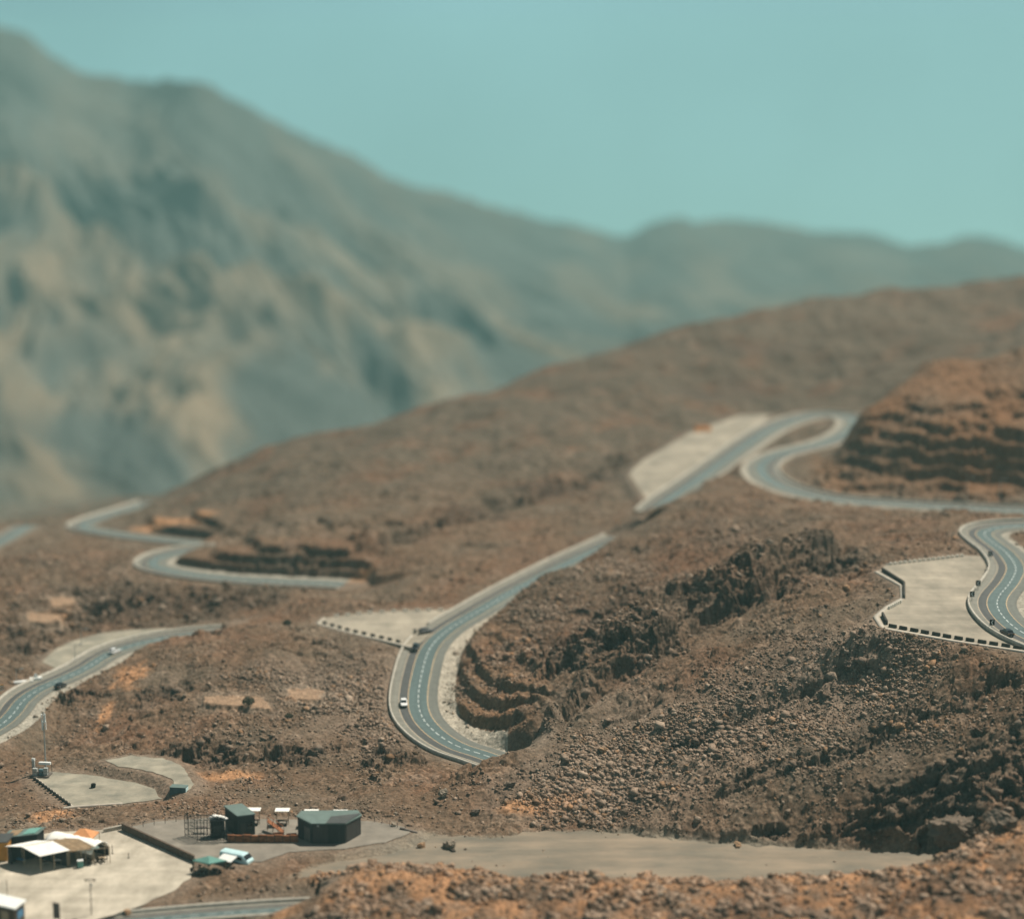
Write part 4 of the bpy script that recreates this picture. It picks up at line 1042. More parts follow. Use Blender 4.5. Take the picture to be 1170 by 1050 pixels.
pp = [G(290, 941, HY), G(323, 941.5, HY), G(356, 943, HY), G(389, 943.5, HY)]
pl_ = ['white roofed picnic table half hidden by the tall charcoal kiosk', 'white roofed picnic table standing clear between kiosk and pavilion', 'white picnic roof showing above the near end of the pavilion roof', 'white picnic roof showing above the far end of the pavilion roof']
p0 = picnic(pp[0]); p0['label'] = pl_[0]
for i in (1, 2, 3): copy_thing(p0, pp[i], 0, pl_[i])

# retaining wall between the two lots, small wall at the end of the yard
def wall_thing(a, b, th, h0, h1, mat, label, name='retaining_wall', cap=None):
    w_ = thing(name, label, 'wall', a); MB().prism(poly_obj([a, b, b + Vector((.05, th, 0)), a + Vector((.05, th, 0))]), min(a.z, b.z) - .4, [a.z + h0, b.z + h1, b.z + h1, a.z + h0]).build('wall', mat, w_)
    MB().prism(poly_obj([a + Vector((0, -.06, 0)), b + Vector((0, -.06, 0)), b + Vector((0, th + .06, 0)), a + Vector((0, th + .06, 0))]), [a.z + h0, b.z + h1, b.z + h1, a.z + h0], [a.z + h0 + .08, b.z + h1 + .08, b.z + h1 + .08, a.z + h0 + .08]).build('coping', cap or mat, w_)
    return w_
wall_thing(G(139, 948.5), G(222, 985.5), .4, 1.25, 1.15, M_BRICKW, 'long brown block wall dividing the pale lot from the paved yard')
wall_thing(G(457, 951.5, .2), G(477, 956, .1), .35, .95, .75, M_CONC, 'short dark wall stub at the end of the paved yard', 'low_wall')
wall_thing(G(118, 951), G(139, 947), .4, .55, .6, M_KERB, 'short pale wall stub behind the orange canopy', 'low_wall', M_KERB)

# post fences
def post_fence(pts, z, n, label, h=1.25):
    q = line3(pts, z, .05); t = thing('post_fence', label, 'fence', q[0]); mb = MB()
    for k in range(n):
        p = Vector(q[int(k / (n - 1) * (len(q) - 1))]); MB().tube(p + Vector((0, 0, -.3)), p + Vector((0, 0, h)), .05, 5).build('post', M_BLACK, t)
    for hh in (.5, h - .1):
        mb.tube(Vector(q[0]) + Vector((0, 0, hh)), Vector(q[-1]) + Vector((0, 0, hh)), .015, 4)
    mb.build('wire', M_GALV, t)
post_fence([(428, 940.5), (463, 949)], .6, 5, 'thin black posts and wire beside the large pavilion')
post_fence([(151, 947), (214, 937)], .8, 6, 'thin dark posts and wire behind the barred cage', 1.1)

# --- green canopy and the van -----------------------------------------------
W_, S_, Ee, N_ = G(221.5, 996.5), G(239, 1000.5), G(258, 997), G(238, 992.5)
cn = thing('canopy', 'sea-green four-post canopy over dark chairs near the pale van', 'canopy', S_)
top = (W_ + S_ + Ee + N_) / 4 + Vector((0, 0, 2.95)); hh = 2.25
mb = MB(); e4 = [p + Vector((0, 0, hh)) for p in (W_, S_, Ee, N_)]
e4 = [top + (p - top) * 1.08 for p in e4]; lo = [p - Vector((0, 0, .22)) for p in e4]
mb.add(e4 + [top] + lo + [top - Vector((0, 0, .1))], [(0,1,4),(1,2,4),(2,3,4),(3,0,4)] + [(i, 5 + i, 5 + (i + 1) % 4, (i + 1) % 4) for i in range(4)] + [(5 + (i + 1) % 4, 5 + i, 9) for i in range(4)])
mb.build('roof', M_TEALC, cn)
for p in (W_, S_, Ee, N_): MB().tube(p, p + Vector((0, 0, hh)), .05, 5).build('post', M_WOOD, cn)
def chair(p, rz, mat):
    t = thing('folding_chair', '', 'chair', p, 0, 'dark chairs under the sea-green canopy')
    MB().box(p, (1, 0), .46, .46, p.z + .40, p.z + .46).build('seat', mat, t); MB().box(p + Vector((0, .22, 0)), (1, 0), .46, .05, p.z + .46, p.z + .95).build('backrest', mat, t)
    for a in (-.19, .19):
        for b in (-.19, .19): MB().tube(p + Vector((a, b, 0)), p + Vector((a, b, .4)), .02, 4).build('leg', M_BLACK, t)
    t.rotation_euler = (0, 0, rz); return t
trestle(G(232, 996.5), (1, -.3), 1.5, .7, .74, 'camp_table', 'pale topped table under the sea-green canopy', 'table', M_WOOD, M_BLACK)
trestle(G(246, 996.5), (1, .3), 1.2, .7, .74, 'camp_table', 'dark topped table under the edge of the sea-green canopy nearest the van', 'table', M_DKWOOD, M_BLACK)
cs = [(219, 997.6, .4), (224.5, 999.6, 2.6), (229, 999.8, 2.9), (235, 1000.2, 3.4), (239, 994, .2), (245, 999.8, 2.8), (251, 998.8, 3.4), (228, 993.8, -.3)]
ch0 = chair(G(*cs[0][:2]), 0, M_BLACK); ch0.rotation_euler.z = cs[0][2]; ch0['label'] = 'dark folding chair standing round the tables under the sea-green canopy'
for u, v, r in cs[1:]: copy_thing(ch0, G(u, v), r)

def van(a, b, width, h):
    """camper van from rear a to nose b"""
    ax = (b - a).normalized(); ay = Vector((-ax.y, ax.x, 0)); L = (b - a).length; o = (a + b) / 2
    t = thing('camper_van', 'pale cyan rounded camper van parked nose-out beside the sea-green canopy', 'van', o)
    def ring(s, w2, z0, z1, rnd):
        z0 += o.z; z1 += o.z
        c = o + ax * s; pr = [(-w2, z0 + rnd * .5), (-w2, z1 - rnd), (-w2 * .86, z1 - rnd * .3), (-w2 * .55, z1), (w2 * .55, z1), (w2 * .86, z1 - rnd * .3), (w2, z1 - rnd), (w2, z0 + rnd * .5), (w2 * .8, z0), (-w2 * .8, z0)]
        return [c + ay * y + Vector((0, 0, z - c.z)) for y, z in pr]
    w2 = width / 2
    R = [ring(-L / 2, w2 * .86, .45, h - .25, .35), ring(-L / 2 + .18, w2, .35, h - .04, .38), ring(L * .25, w2, .35, h, .38), ring(L * .33, w2, .35, h - .1, .36), ring(L * .42, w2 * .97, .35, h - .62, .3), ring(L / 2 - .08, w2 * .92, .38, h - .98, .22), ring(L / 2, w2 * .82, .5, h - 1.1, .15)]
    v = [p for r in R for p in r]; n = 10; f = [tuple(range(n)), tuple(range(n * (len(R) - 1), n * len(R)))[::-1]]
    for i in range(len(R) - 1):
        for k in range(n): f.append((i * n + k, (i + 1) * n + k, (i + 1) * n + (k + 1) % n, i * n + (k + 1) % n))
    MB().add(v, f).build('body', M_CYAN, t)
    for s in (-1, 1):
        for x in (-L * .3, L * .31):
            c = o + ax * x + ay * (s * (w2 - .06)); wh = MB().tube(c + ay * (-.12 * s) + Vector((0, 0, .36)), c + ay * (.12 * s) + Vector((0, 0, .36)), .36, 14).build('wheel', M_TYRE, t)
            MB().tube(c + ay * (.10 * s) + Vector((0, 0, .36)), c + ay * (.135 * s) + Vector((0, 0, .36)), .2, 10).build('rim', M_GALV, wh)
        MB().box(o + ax * (L * .22) + ay * (s * (w2 + .005)), ax, L * .17, .04, o.z + h - .95, o.z + h - .40).build('window', M_GLASS, t)
        MB().box(o - ax * (L * .14) + ay * (s * (w2 + .004)), ax, L * .62, .03, o.z + .5, o.z + .95).build('stripe_panel', M_BLUE, t)
    q = [R[3][4], R[3][3], R[5][3], R[5][4]]
    a0, a1 = R[3][5].lerp(R[3][2], .06), R[3][2].lerp(R[3][5], .06); b0, b1 = R[4][5].lerp(R[5][5], .25), R[4][2].lerp(R[5][2], .25)
    up = (ax * .6 + Vector((0, 0, .5))).normalized() * .10
    MB().sheet([a0 + up, a1 + up, b1 + up, b0 + up], .05).build('windscreen', M_GLASS, t)
    for s in (-1, 1): MB().blob(o + ax * (L / 2 - .02) + ay * (s * w2 * .62) + Vector((0, 0, .72)), .13, (1, 1, 1), 3, 0).build('headlight', M_WHITEP, t)
    return t, ax, ay
vr, vf = G(254.5, 983.5), G(287, 990.5)
vt, ax, ay = van(vr, vf, 2.05, 2.25)
a = (vr + vf) / 2 - ay * 1.05
aw = thing('awning', 'white side awning stretched from the pale van towards the sea-green canopy', 'awning', a)
q0, q1 = a - ax * 1.9 + Vector((0, 0, 1.95)), a + ax * .9 + Vector((0, 0, 1.95)); q2, q3 = q1 - ay * 1.9 - Vector((0, 0, .35)), q0 - ay * 1.9 - Vector((0, 0, .35))
MB().sheet([q0, q1, q2, q3], .05).build('cloth', M_WHITEP, aw)
for p in (q2, q3): MB().tube(Vector((p.x, p.y, a.z)), p, .035, 5).build('pole', M_GALV, aw)
for i, (u, v) in enumerate(((258, 994.5), (266, 995), (272, 994))):
    p = G(u, v); MB().box(p, (1, .3), (.9, .7, .8)[i], .6, p.z, p.z + (.6, .75, .5)[i]).box(p, (1, .3), (.96, .76, .86)[i], .66, p.z + (.6, .75, .5)[i], p.z + (.66, .81, .56)[i]).build('storage_crate', M_DKWOOD, origin=p, label=('dark crate under the outer corner of the white van awning', 'taller dark crate under the middle of the white van awning', 'lowest dark crate beside the front wheel of the pale van')[i], category='crate')
# --- the cafe shelters on the pale lot --------------------------------------
def gable(name, label, cat, P1, P2, P3, P4, he, hr, mroof, walls=(), mwall=None, posts=True, sag=.0):
    """gable roof, ridge parallel to P2-P3; eaves over P1-P4 and P2-P3"""
    t = thing(name, label, cat, P2); m0, m1 = (P1 + P2) / 2, (P3 + P4) / 2
    r0, r1 = m0 + Vector((0, 0, hr)), m1 + Vector((0, 0, hr))
    o = (P2 - P1).normalized() * .3; al = (P3 - P2).normalized() * .3; up = lambda p: p + Vector((0, 0, he))
    for a, b, s in ((P2, P3, 1), (P1, P4, -1)):
        mb = MB(); n = 8
        for i in range(n):                      # the cloth hangs slightly between the posts
            t0, t1 = i / n, (i + 1) / n; z = lambda tt: Vector((0, 0, -sag * abs(math.sin(tt * math.pi * 3))))
            mb.sheet([r0.lerp(r1, t0) - al + 2 * al * t0, r0.lerp(r1, t1) - al + 2 * al * t1, up(a.lerp(b, t1)) + o * s - al + 2 * al * t1 + z(t1), up(a.lerp(b, t0)) + o * s - al + 2 * al * t0 + z(t0)], .05)
        mb.build('roof_cloth', mroof, t)
    if posts:
        for a, b in ((P2, P3), (P1, P4)):
            for tt in (0, .5, 1): p = a.lerp(b, tt); MB().tube(p + Vector((0, 0, -.1)), up(p), .09, 6).build('post', M_WOOD, t)
        for p, q in ((m0, r0), (m1, r1)): MB().tube(p, q, .07, 6).build('post', M_WOOD, t)
        MB().tube(r0, r1, .06, 5).build('ridge_beam', M_WOOD, t)
        for a, b in ((P2, P3), (P1, P4)): MB().tube(up(a), up(b), .05, 5).build('eave_beam', M_WOOD, t)
    for a, b, h in walls:
        MB().prism(poly_obj([a, b, b + Vector((.02, .08, 0)), a + Vector((.02, .08, 0))]), min(a.z, b.z), a.z + h).build('wall', mwall, t)
    return t
P1, P2, P3, P4 = G(9.5, 985.5), G(47, 996.5), G(77.5, 990), G(41, 979.5)
m_ = (P3 + P4) / 2
ms = gable('market_shelter', 'open shelter with bright white gable cloth and charcoal walls deepening its shade', 'shelter', P1, P2, P3, P4, 2.95, 3.75, M_WHITE, [(P1, P4, 2.9), (P4, P3, 2.9), (P1, P1.lerp(P2, .12), 2.8)], M_CHAR)  # back and side walls added in charcoal so the interior reads as shade
Q2, Q3 = P3 + (P3 - P2).normalized() * .3, G(107, 985.5); Q1, Q4 = P4 + (P3 - P2).normalized() * .3, P4 + (Q3 - P3)
gable('hessian_shelter', 'brown hessian gable shelter joined to the white clothed one', 'shelter', Q1, Q2, Q3, Q4, 2.75, 3.45, M_BROWNC, [(Q1, Q4, 2.4)], M_CHAR, True, .12)
# counter and furniture in front
trestle(G(66, 987.5), (1, .25), 1.3, .7, .95, 'serving_table', 'small pale table at the open front of the white shelter', 'table', M_WHITEP, M_WOOD)
trestle(G(53, 988.5), (1, .25), 1.2, .6, .75, 'serving_table', 'low grey table in the shade by the white shelter corner post', 'table', M_CONC, M_WOOD)
trestle(G(24, 986), (1, -.5), 1.6, .7, .8, 'serving_table', 'dim table deep inside the white gable shelter', 'table', M_BLUE, M_WOOD)
p = G(92, 990.5); t = thing('cool_box', 'pale teal box standing before the hessian shelter', 'box', p)
MB().box(p, (1, .3), .95, .7, p.z, p.z + 1.15).build('body', M_TEALC, t, bevel=.03); MB().box(p, (1, .3), 1.0, .75, p.z + 1.15, p.z + 1.27).build('lid', M_WHITEP, t)
# barrel tent
a, b = G(60, 970), G(115, 982); ax_ = (b - a).normalized(); ay_ = Vector((-ax_.y, ax_.x, 0))
bt = thing('barrel_tent', 'long white barrel-roofed tent behind the two gable shelters', 'tent', b)
mb = MB(); n, r = 14, 2.2; prof = [(r * math.cos(math.pi * i / 10), 1.75 + 1.35 * math.sin(math.pi * i / 10)) for i in range(11)]
vv = []
for k in range(n + 1):
    c = a.lerp(b, k / n); s = .05 * math.sin(k * 2.2)
    vv += [c + ay_ * y * (1 + s * .4) + Vector((0, 0, z + s - .12 * (k % 2))) for y, z in prof]
    vv += [c + ay_ * y * .96 * (1 + s * .4) + Vector((0, 0, z - .08 + s - .12 * (k % 2))) for y, z in prof]
ff = []
for k in range(n):
    q, w_ = k * 22, (k + 1) * 22
    for i in range(10): ff += [(q + i, w_ + i, w_ + i + 1, q + i + 1), (q + 11 + i + 1, w_ + 11 + i + 1, w_ + 11 + i, q + 11 + i)]
    ff += [(q, q + 11, w_ + 11, w_), (q + 10, w_ + 10, w_ + 21, q + 21)]
for q in (0, n * 22):
    for i in range(10): ff.append((q + i, q + i + 1, q + 12 + i, q + 11 + i) if q == 0 else (q + i + 1, q + i, q + 11 + i, q + 12 + i))
mb.add(vv, ff).build('roof_cloth', M_WHITE, bt, smooth=True)
for k in (0, .25, .5, .75, 1):
    for s in (-1, 1): p = a.lerp(b, k) + ay_ * (s * r); MB().tube(p, p + Vector((0, 0, 1.75)), .06, 5).build('post', M_WOOD, bt)
MB().prism(poly_obj([a + ay_ * r, b + ay_ * r, b + ay_ * (r + .06), a + ay_ * (r + .06)]), 0, 1.7).build('wall', M_CHAR2, bt)
# green grey junk roof
a, b, c, d = G(3, 979), G(44, 975), G(54, 968), G(12, 971)
jr = thing('lean_to_shed', 'low shed with patched grey-green roof behind the white gable cloth', 'shed', a)
MB().sheet([a + Vector((0, 0, 3.45)), b + Vector((0, 0, 3.55)), c + Vector((0, 0, 3.75)), d + Vector((0, 0, 3.6))], .1).build('roof', M_TEALROOF, jr)
MB().prism(poly_obj([G(6, 978.4), G(43, 974.6), G(51, 969), G(13, 971.6)]), 0, 3.3).build('wall', M_CHAR, jr)
MB().sheet([a.lerp(b, .55) + Vector((0, .3, 3.62)), a.lerp(b, .92) + Vector((0, .3, 3.7)), d.lerp(c, .9) + Vector((0, -.3, 3.86)), d.lerp(c, .55) + Vector((0, -.3, 3.8))], .06).build('tarp_patch', M_TEALC, jr)
MB().sheet([a.lerp(b, .12) + Vector((0, .3, 3.55)), a.lerp(b, .42) + Vector((0, .3, 3.6)), d.lerp(c, .4) + Vector((0, -.4, 3.75)), d.lerp(c, .1) + Vector((0, -.4, 3.7))], .05).build('tarp_patch', M_BROWNC, jr)
# orange canopy
c = G(98, 966.5); oc = thing('canopy', 'faded orange pyramid canopy rising behind the white barrel tent', 'canopy', c); h = 2.5
cs4 = [c + Vector(v) for v in ((-2.1, -.8, h - .2), (1.5, -1.9, h - .45), (2.2, .9, h - .2), (-1.3, 1.8, h))]; tp = c + Vector((-.1, 0, h + .75))
lo = [p - Vector((0, 0, .2)) for p in cs4]
MB().add(cs4 + [tp] + lo + [tp - Vector((0, 0, .1))], [(0,1,4),(1,2,4),(2,3,4),(3,0,4)] + [(i, 5 + i, 5 + (i + 1) % 4, (i + 1) % 4) for i in range(4)] + [(5 + (i + 1) % 4, 5 + i, 9) for i in range(4)]).build('roof', M_ORANGE, oc)
for p in cs4: MB().tube(Vector((p.x, p.y, c.z)), p, .06, 5).build('post', M_WOOD, oc)
# ochre cabin at the frame edge
a, b = G(-24, 985), G(8.5, 983.5); ob = thing('ochre_cabin', 'ochre painted cabin wall beside the dark shelter interior', 'cabin', b)
dv = Vector((.3, 3.2, 0))
MB().prism(poly_obj([a, b, b + dv, a + dv]), 0, 3.35).build('wall', M_OCHRE, ob); MB().prism(poly_obj([a + Vector((-.2, -.25, 0)), b + Vector((.2, -.25, 0)), b + dv + Vector((.2, .2, 0)), a + dv]), 3.35, [3.5, 3.5, 3.7, 3.7]).build('roof', M_DARKROOF, ob)
face_panel(a, b, .35, .65, .0, 2.1).build('door', M_DKWOOD, ob)
# pole frame with seats
a, b, c, d = G(89, 989), G(126, 985.5), G(120, 979), G(86, 982)
pf = thing('pole_frame', 'open timber pole frame around seats at the end of the shelters', 'pergola', b)
for p in (a, b, c, d, a.lerp(b, .5), a.lerp(b, .25), d.lerp(c, .5)): MB().tube(p, p + Vector((0, 0, 2.7)), .055, 5).build('post', M_WOOD, pf)
for p, q in ((a, b), (b, c), (c, d), (d, a)): MB().tube(p + Vector((0, 0, 2.7)), q + Vector((0, 0, 2.7)), .05, 5).build('beam', M_WOOD, pf)
MB().sheet([a.lerp(b, .45) + Vector((0, 0, 2.76)), a.lerp(b, .7) + Vector((0, 0, 2.76)), d.lerp(c, .7) + Vector((0, 0, 2.76)), d.lerp(c, .45) + Vector((0, 0, 2.76))], .05).build('shade_cloth', M_TEALROOF, pf)
seats = [(94, 988, .3), (98, 985.5, 2.2), (102, 987.8, .2), (106, 984.8, 3.3), (110, 986.8, -.5), (113, 984, 2.7), (117, 986, .4), (121, 983.8, -1.2), (100, 983, 2.6), (115, 981.7, 3.0)]
sc0 = chair(G(*seats[0][:2]), 0, M_DKWOOD); sc0['group'] = 'dark chairs in the pole frame'; sc0['label'] = 'dark chair among the seats inside the open timber pole frame'; sc0.rotation_euler.z = seats[0][2]
for u, v, r in seats[1:]: copy_thing(sc0, G(u, v), r)
trestle(G(104, 986), (1, 0), 1.3, .7, .74, 'cafe_table', 'dark table nearest the hessian shelter within the pole frame', 'table', M_DKWOOD, M_BLACK)
trestle(G(116, 984), (1, 0), 1.2, .7, .74, 'cafe_table', 'pale table in the outer corner of the pole frame', 'table', M_WOOD, M_BLACK)
# bottom-edge hut, board, lamps and posts
a, b, c = G(-16, 1052), G(17, 1060), G(28.5, 1050.5); d = a + c - b
ht = thing('brick_hut', 'small brown hut with flat white roof at the bottom edge', 'hut', b)
MB().prism(poly_obj([a, b, c, d]), -.2, 3.1).build('wall', M_BRICKW, ht); m = (a + b + c + d) / 4; MB().prism(poly_obj([m + (p - m) * 1.12 for p in (a, b, c, d)]), 3.1, 3.32).build('roof', M_WHITEP, ht)
f = face_panel(b, c, .3, .85, 1.0, 2.2).build('window', M_BLUE, ht); face_panel(b, c, .05, .22, 0, 2.2).build('door', M_DKWOOD, ht); face_panel(a, b, .55, .8, 0, 2.4).build('doorway_curtain', M_WOOD, ht)
a = G(65, 1051.5); sb = thing('sign_board', 'tall narrow dark board standing on the pale lot', 'sign board', a)
MB().box(a, (1, -.35), 1.15, .10, .35, 2.95).build('panel', M_CONC, sb)
for s in (-1, 1): q = a + Vector((1, -.35, 0)).normalized() * (.5 * s); MB().tube(q, q + Vector((0, 0, 3.0)), .06, 5).build('post', M_DKWOOD, sb)
a = G(104.5, 1044.5); tl = thing('lamp_post', 'slim T-shaped lamp post alone on the pale lot', 'lamp post', a)
MB().tube(a, a + Vector((0, 0, 5.9)), .09, 8, .06).build('pole', M_CONC, tl); MB().tube(a + Vector((-.75, 0, 5.85)), a + Vector((.75, 0, 5.85)), .05, 6).build('crossbar', M_CONC, tl)
for s in (-1, 1): MB().box(a + Vector((s * .6, 0, 0)), (1, 0), .5, .28, 5.62, 5.84).build('lamp_head', M_DKWOOD, tl)
MB().box(a + Vector((.12, -.05, 0)), (1, 0), .3, .2, 4.7, 5.1).build('junction_box', M_GALV, tl)
for i, (u, v, h) in enumerate(((147, 980, 1.0), (128.5, 975, 1.6))):
    p = G(u, v); MB().tube(p, p + Vector((0, 0, h)), .07, 6, .06).tube(p, p + Vector((0, 0, .08)), .16, 8).build('bollard', M_BLOCKD, origin=p, label=('lone short dark post standing on the open pale lot', 'thin post beside the outer corner of the pole frame')[i], category='post')
a, b = G(-22, 1022), G(8.5, 1023.5); nf = thing('net_fence', 'tall see-through net fence behind the brown hut', 'fence', b)
for p in (a, b, a.lerp(b, .5)): MB().tube(p, p + Vector((0, 0, 2.8)), .06, 6).build('post', M_CONC, nf)
mb = MB()
for k in range(9): mb.tube(a + Vector((0, 0, .2 + .32 * k)), b + Vector((0, 0, .2 + .32 * k)), .012, 3)
for k in range(14): p = a.lerp(b, k / 13); mb.tube(p, p + Vector((0, 0, 2.8)), .012, 3)
mb.build('net', M_GALV, nf)

# --- the mast yard ----------------------------------------------------------
a = G(52.5, 882, -3); mt = thing('antenna_mast', 'tall pale antenna mast rising from the corner of the gravel yard', 'mast', a)
MB().tube(a, a + Vector((0, 0, 12.3)), .17, 8, .09).build('pole', M_GALV, mt)
for k in range(6):
    an = math.pi * k / 3; c = a + Vector((math.cos(an) * .38, math.sin(an) * .38, 0)); z = -3 + (10.1 if k % 2 else 8.7)
    MB().box(c, (math.cos(an + math.pi / 2), math.sin(an + math.pi / 2)), .32, .14, z, z + 1.7).build('antenna_panel', M_WHITEP, mt)
for z in (8.9, 10.2, 11.6): MB().tube(a + Vector((-.45, 0, z)), a + Vector((.45, 0, z)), .04, 5).tube(a + Vector((0, -.45, z)), a + Vector((0, .45, z)), .04, 5).build('bracket', M_GALV, mt)
b0 = G(47, 886, -3); pb = thing('equipment_cabin', 'grey equipment platform with cabinets at the foot of the mast', 'equipment cabin', b0)
MB().box(b0, (1, -.1), 3.6, 2.6, -3.2, -2.7).build('plinth', M_CONC, pb)
for i, (dx, dy, w_, h) in enumerate(((-1.0, -.5, .9, 1.4), (.1, -.4, .8, 1.2), (1.1, -.5, .8, 1.5))): MB().box(b0 + Vector((dx, dy, 0)), (1, -.1), w_, .7, -2.7, -2.7 + h).build('cabinet', (M_GALV, M_TEALBOX, M_GALV)[i], pb, bevel=.03)
MB().box(b0 + Vector((.6, .9, 0)), (1, -.1), 2.3, .6, -1.0, -.55).build('cable_tray', M_WHITEP, pb)
MB().box(b0 + Vector((-1.5, .5, 0)), (1, -.1), .5, .5, -2.7, -.1).build('riser_cabinet', M_GALV, pb); MB().box(b0 + Vector((-1.5, .5, 0)), (1, -.1), .6, .6, -.1, .35).build('white_box', M_WHITEP, pb)
mb = MB()
for sx in (-1.8, 1.8):
    for sy in (-1.3, 1.3): p = b0 + Vector((sx, sy, 0)); mb.tube(p, p + Vector((0, 0, 2.2)), .05, 4)
for sy in (-1.3, 1.3):
    for z in (1.2, 2.2): mb.tube(b0 + Vector((-1.8, sy, z)), b0 + Vector((1.8, sy, z)), .035, 4)
mb.build('railing', M_BLOCKD, pb)
a, b = G(194, 908.5, -2.4), G(212, 909.5, -2.4); cn2 = thing('shipping_container', 'small teal steel container at the end of the gravel track', 'container', a)
dv = Vector((.25, 1.7, 0)); zb = float(min(hitz(203, 908).z, -1.5))
zb = -2.6
MB().prism(poly_obj([a, b, b + dv, a + dv]), zb - .4, zb + 1.75).build('body', M_TEALBOX, cn2)
mb = MB()
for i in range(13): p = a.lerp(b, (i + .5) / 13) + Vector((0, -.03, 0)); mb.box(p, b - a, .1, .06, zb + .1, zb + 1.65)
mb.build('side_ribs', M_TEALBOX, cn2); MB().prism(poly_obj([a + Vector((-.05, -.07, 0)), b + Vector((.05, -.07, 0)), b + dv + Vector((.05, .05, 0)), a + dv]), zb + 1.75, zb + 1.85).build('roof', M_TEALROOF, cn2)
face_panel(b, b + dv, .08, .92, zb + .1, zb + 1.6).build('door', M_CYAN, cn2)
p = G(106.5, 899.5, -3); t = thing('tyre_stack', 'little dark stack of tyres on the open gravel yard', 'tyre stack', p)
for k in range(3):
    bm = MB(); 
    for i in range(12):
        a0, a1 = 2 * math.pi * i / 12, 2 * math.pi * (i + 1) / 12; bm.tube(p + Vector((.36 * math.cos(a0) + .03 * k, .36 * math.sin(a0), .14 + .26 * k)), p + Vector((.36 * math.cos(a1) + .03 * k, .36 * math.sin(a1), .14 + .26 * k)), .13, 6)
    bm.build('tyre', M_TYRE, t)

# --- cars -------------------------------------------------------------------
M_CARW = rk('white_car_paint', (.78, .79, .78), .03, 1, .3, spec=.5); M_CARK = rk('black_car_paint', (.012, .012, .014), .1, 1, .3, spec=.5); M_CARG = rk('dark_grey_car_paint', (.035, .037, .04), .1, 1, .3, spec=.5)
def car(p, yaw, mat, label, s=1.0):
    t = thing('parked_car', label, 'car', (0, 0, 0))
    st = [(-2.1, .72, .40, .85), (-2.0, .82, .30, .95), (-1.2, .84, .28, 1.0), (.9, .84, .28, .95), (1.8, .80, .30, .80), (2.1, .68, .38, .66)]
    v = []; n = 6
    for x, w_, z0, z1 in st: v += [(x, -w_, z0 + .1), (x, -w_, z1 - .12), (x, -w_ * .85, z1), (x, w_ * .85, z1), (x, w_, z1 - .12), (x, w_, z0 + .1)]
    f = [tuple(range(n))[::-1], tuple(range(n * 5, n * 6))]
    for i in range(5):
        for k in range(n): f.append((i * n + k, i * n + (k + 1) % n, (i + 1) * n + (k + 1) % n, (i + 1) * n + k))
    MB().add(v, f).build('body', mat, t)
    cab = [(-1.85, .70, .93), (-1.35, .60, 1.40), (.25, .60, 1.42), (1.0, .72, .93)]
    v = []
    for x, w_, z in cab: v += [(x, -w_, z), (x, w_, z)]
    MB().add(v + [(-1.85, -.7, .9), (-1.85, .7, .9), (1.0, -.72, .9), (1.0, .72, .9)], [(0,1,3,2),(4,5,7,6),(8,0,2,4,6,10),(9,11,7,5,3,1),(8,9,1,0),(10,6,7,11)]).build('window_glass', M_GLASS, t)
    MB().add([(-1.36, -.61, 1.40), (-1.36, .61, 1.40), (.26, .61, 1.43), (.26, -.61, 1.43), (-1.36, -.61, 1.45), (-1.36, .61, 1.45), (.26, .61, 1.47), (.26, -.61, 1.47)], [(3,2,1,0),(4,5,6,7),(0,1,5,4),(1,2,6,5),(2,3,7,6),(3,0,4,7)]).build('roof', mat, t)
    for x in (-1.3, 1.3):
        for y in (-.76, .76):
            w_ = MB().tube((x, y - .1, .32), (x, y + .1, .32), .32, 12).build('wheel', M_TYRE, t); yy = y + (.11 if y > 0 else -.11); MB().tube((x, yy - .01, .32), (x, yy + .01, .32), .19, 10).build('rim', M_GALV, w_)
    for y in (-.58, .58): MB().box((2.07, y), (1, 0), .08, .3, .52, .66).build('headlight', M_WHITEP, t)
    for y in (-.6, .6): MB().box((-2.08, y), (1, 0), .06, .25, .66, .82).build('tail_light', M_OCHRE, t)
    t.location = p; t.rotation_euler = (0, 0, yaw); t.scale = (s, s, s); return t
def on_road(n, u, v, lane):
    c = ROADS[n]['c']; pu, pv = project(c[:, 0], c[:, 1], c[:, 2]); i = int(np.clip(np.argmin(np.hypot(pu - u, pv - v)), 2, len(c) - 3)); nn = normals2(c)[i]; d = c[i + 2] - c[i - 2]
    return Vector((c[i][0] - nn[0] * lane, c[i][1] - nn[1] * lane, c[i][2] + .012)), math.atan2(d[1], d[0])
p, y = on_road('C', 473, 806, -2.2); car(p, y + math.pi, M_CARW, 'white car coming down the bend of the middle road', .85)
p, y = on_road('C', 485, 743, -2.2); car(p, y + math.pi, M_CARK, 'black car on the middle road below the lot opening', .9)
p = Vector(PZ(486, 723, 4.95)); car(p, .6, M_CARG, 'dark grey car turning at the opening of the triangular bay', .85)
p, y = on_road('B', 121, 741, 1.6); car(p, y, M_CARW, 'small white car on the winding road under the dark cliff', .8)
p, y = on_road('B', 52, 786, 4.4); car(p, y, M_CARK, 'black car stopped at the road edge by the sandy verge', .8)
p, y = on_road('E', 1168, 719, -3.0); car(p, y, M_CARK, 'black car at the lower end of the S-shaped road', .85)
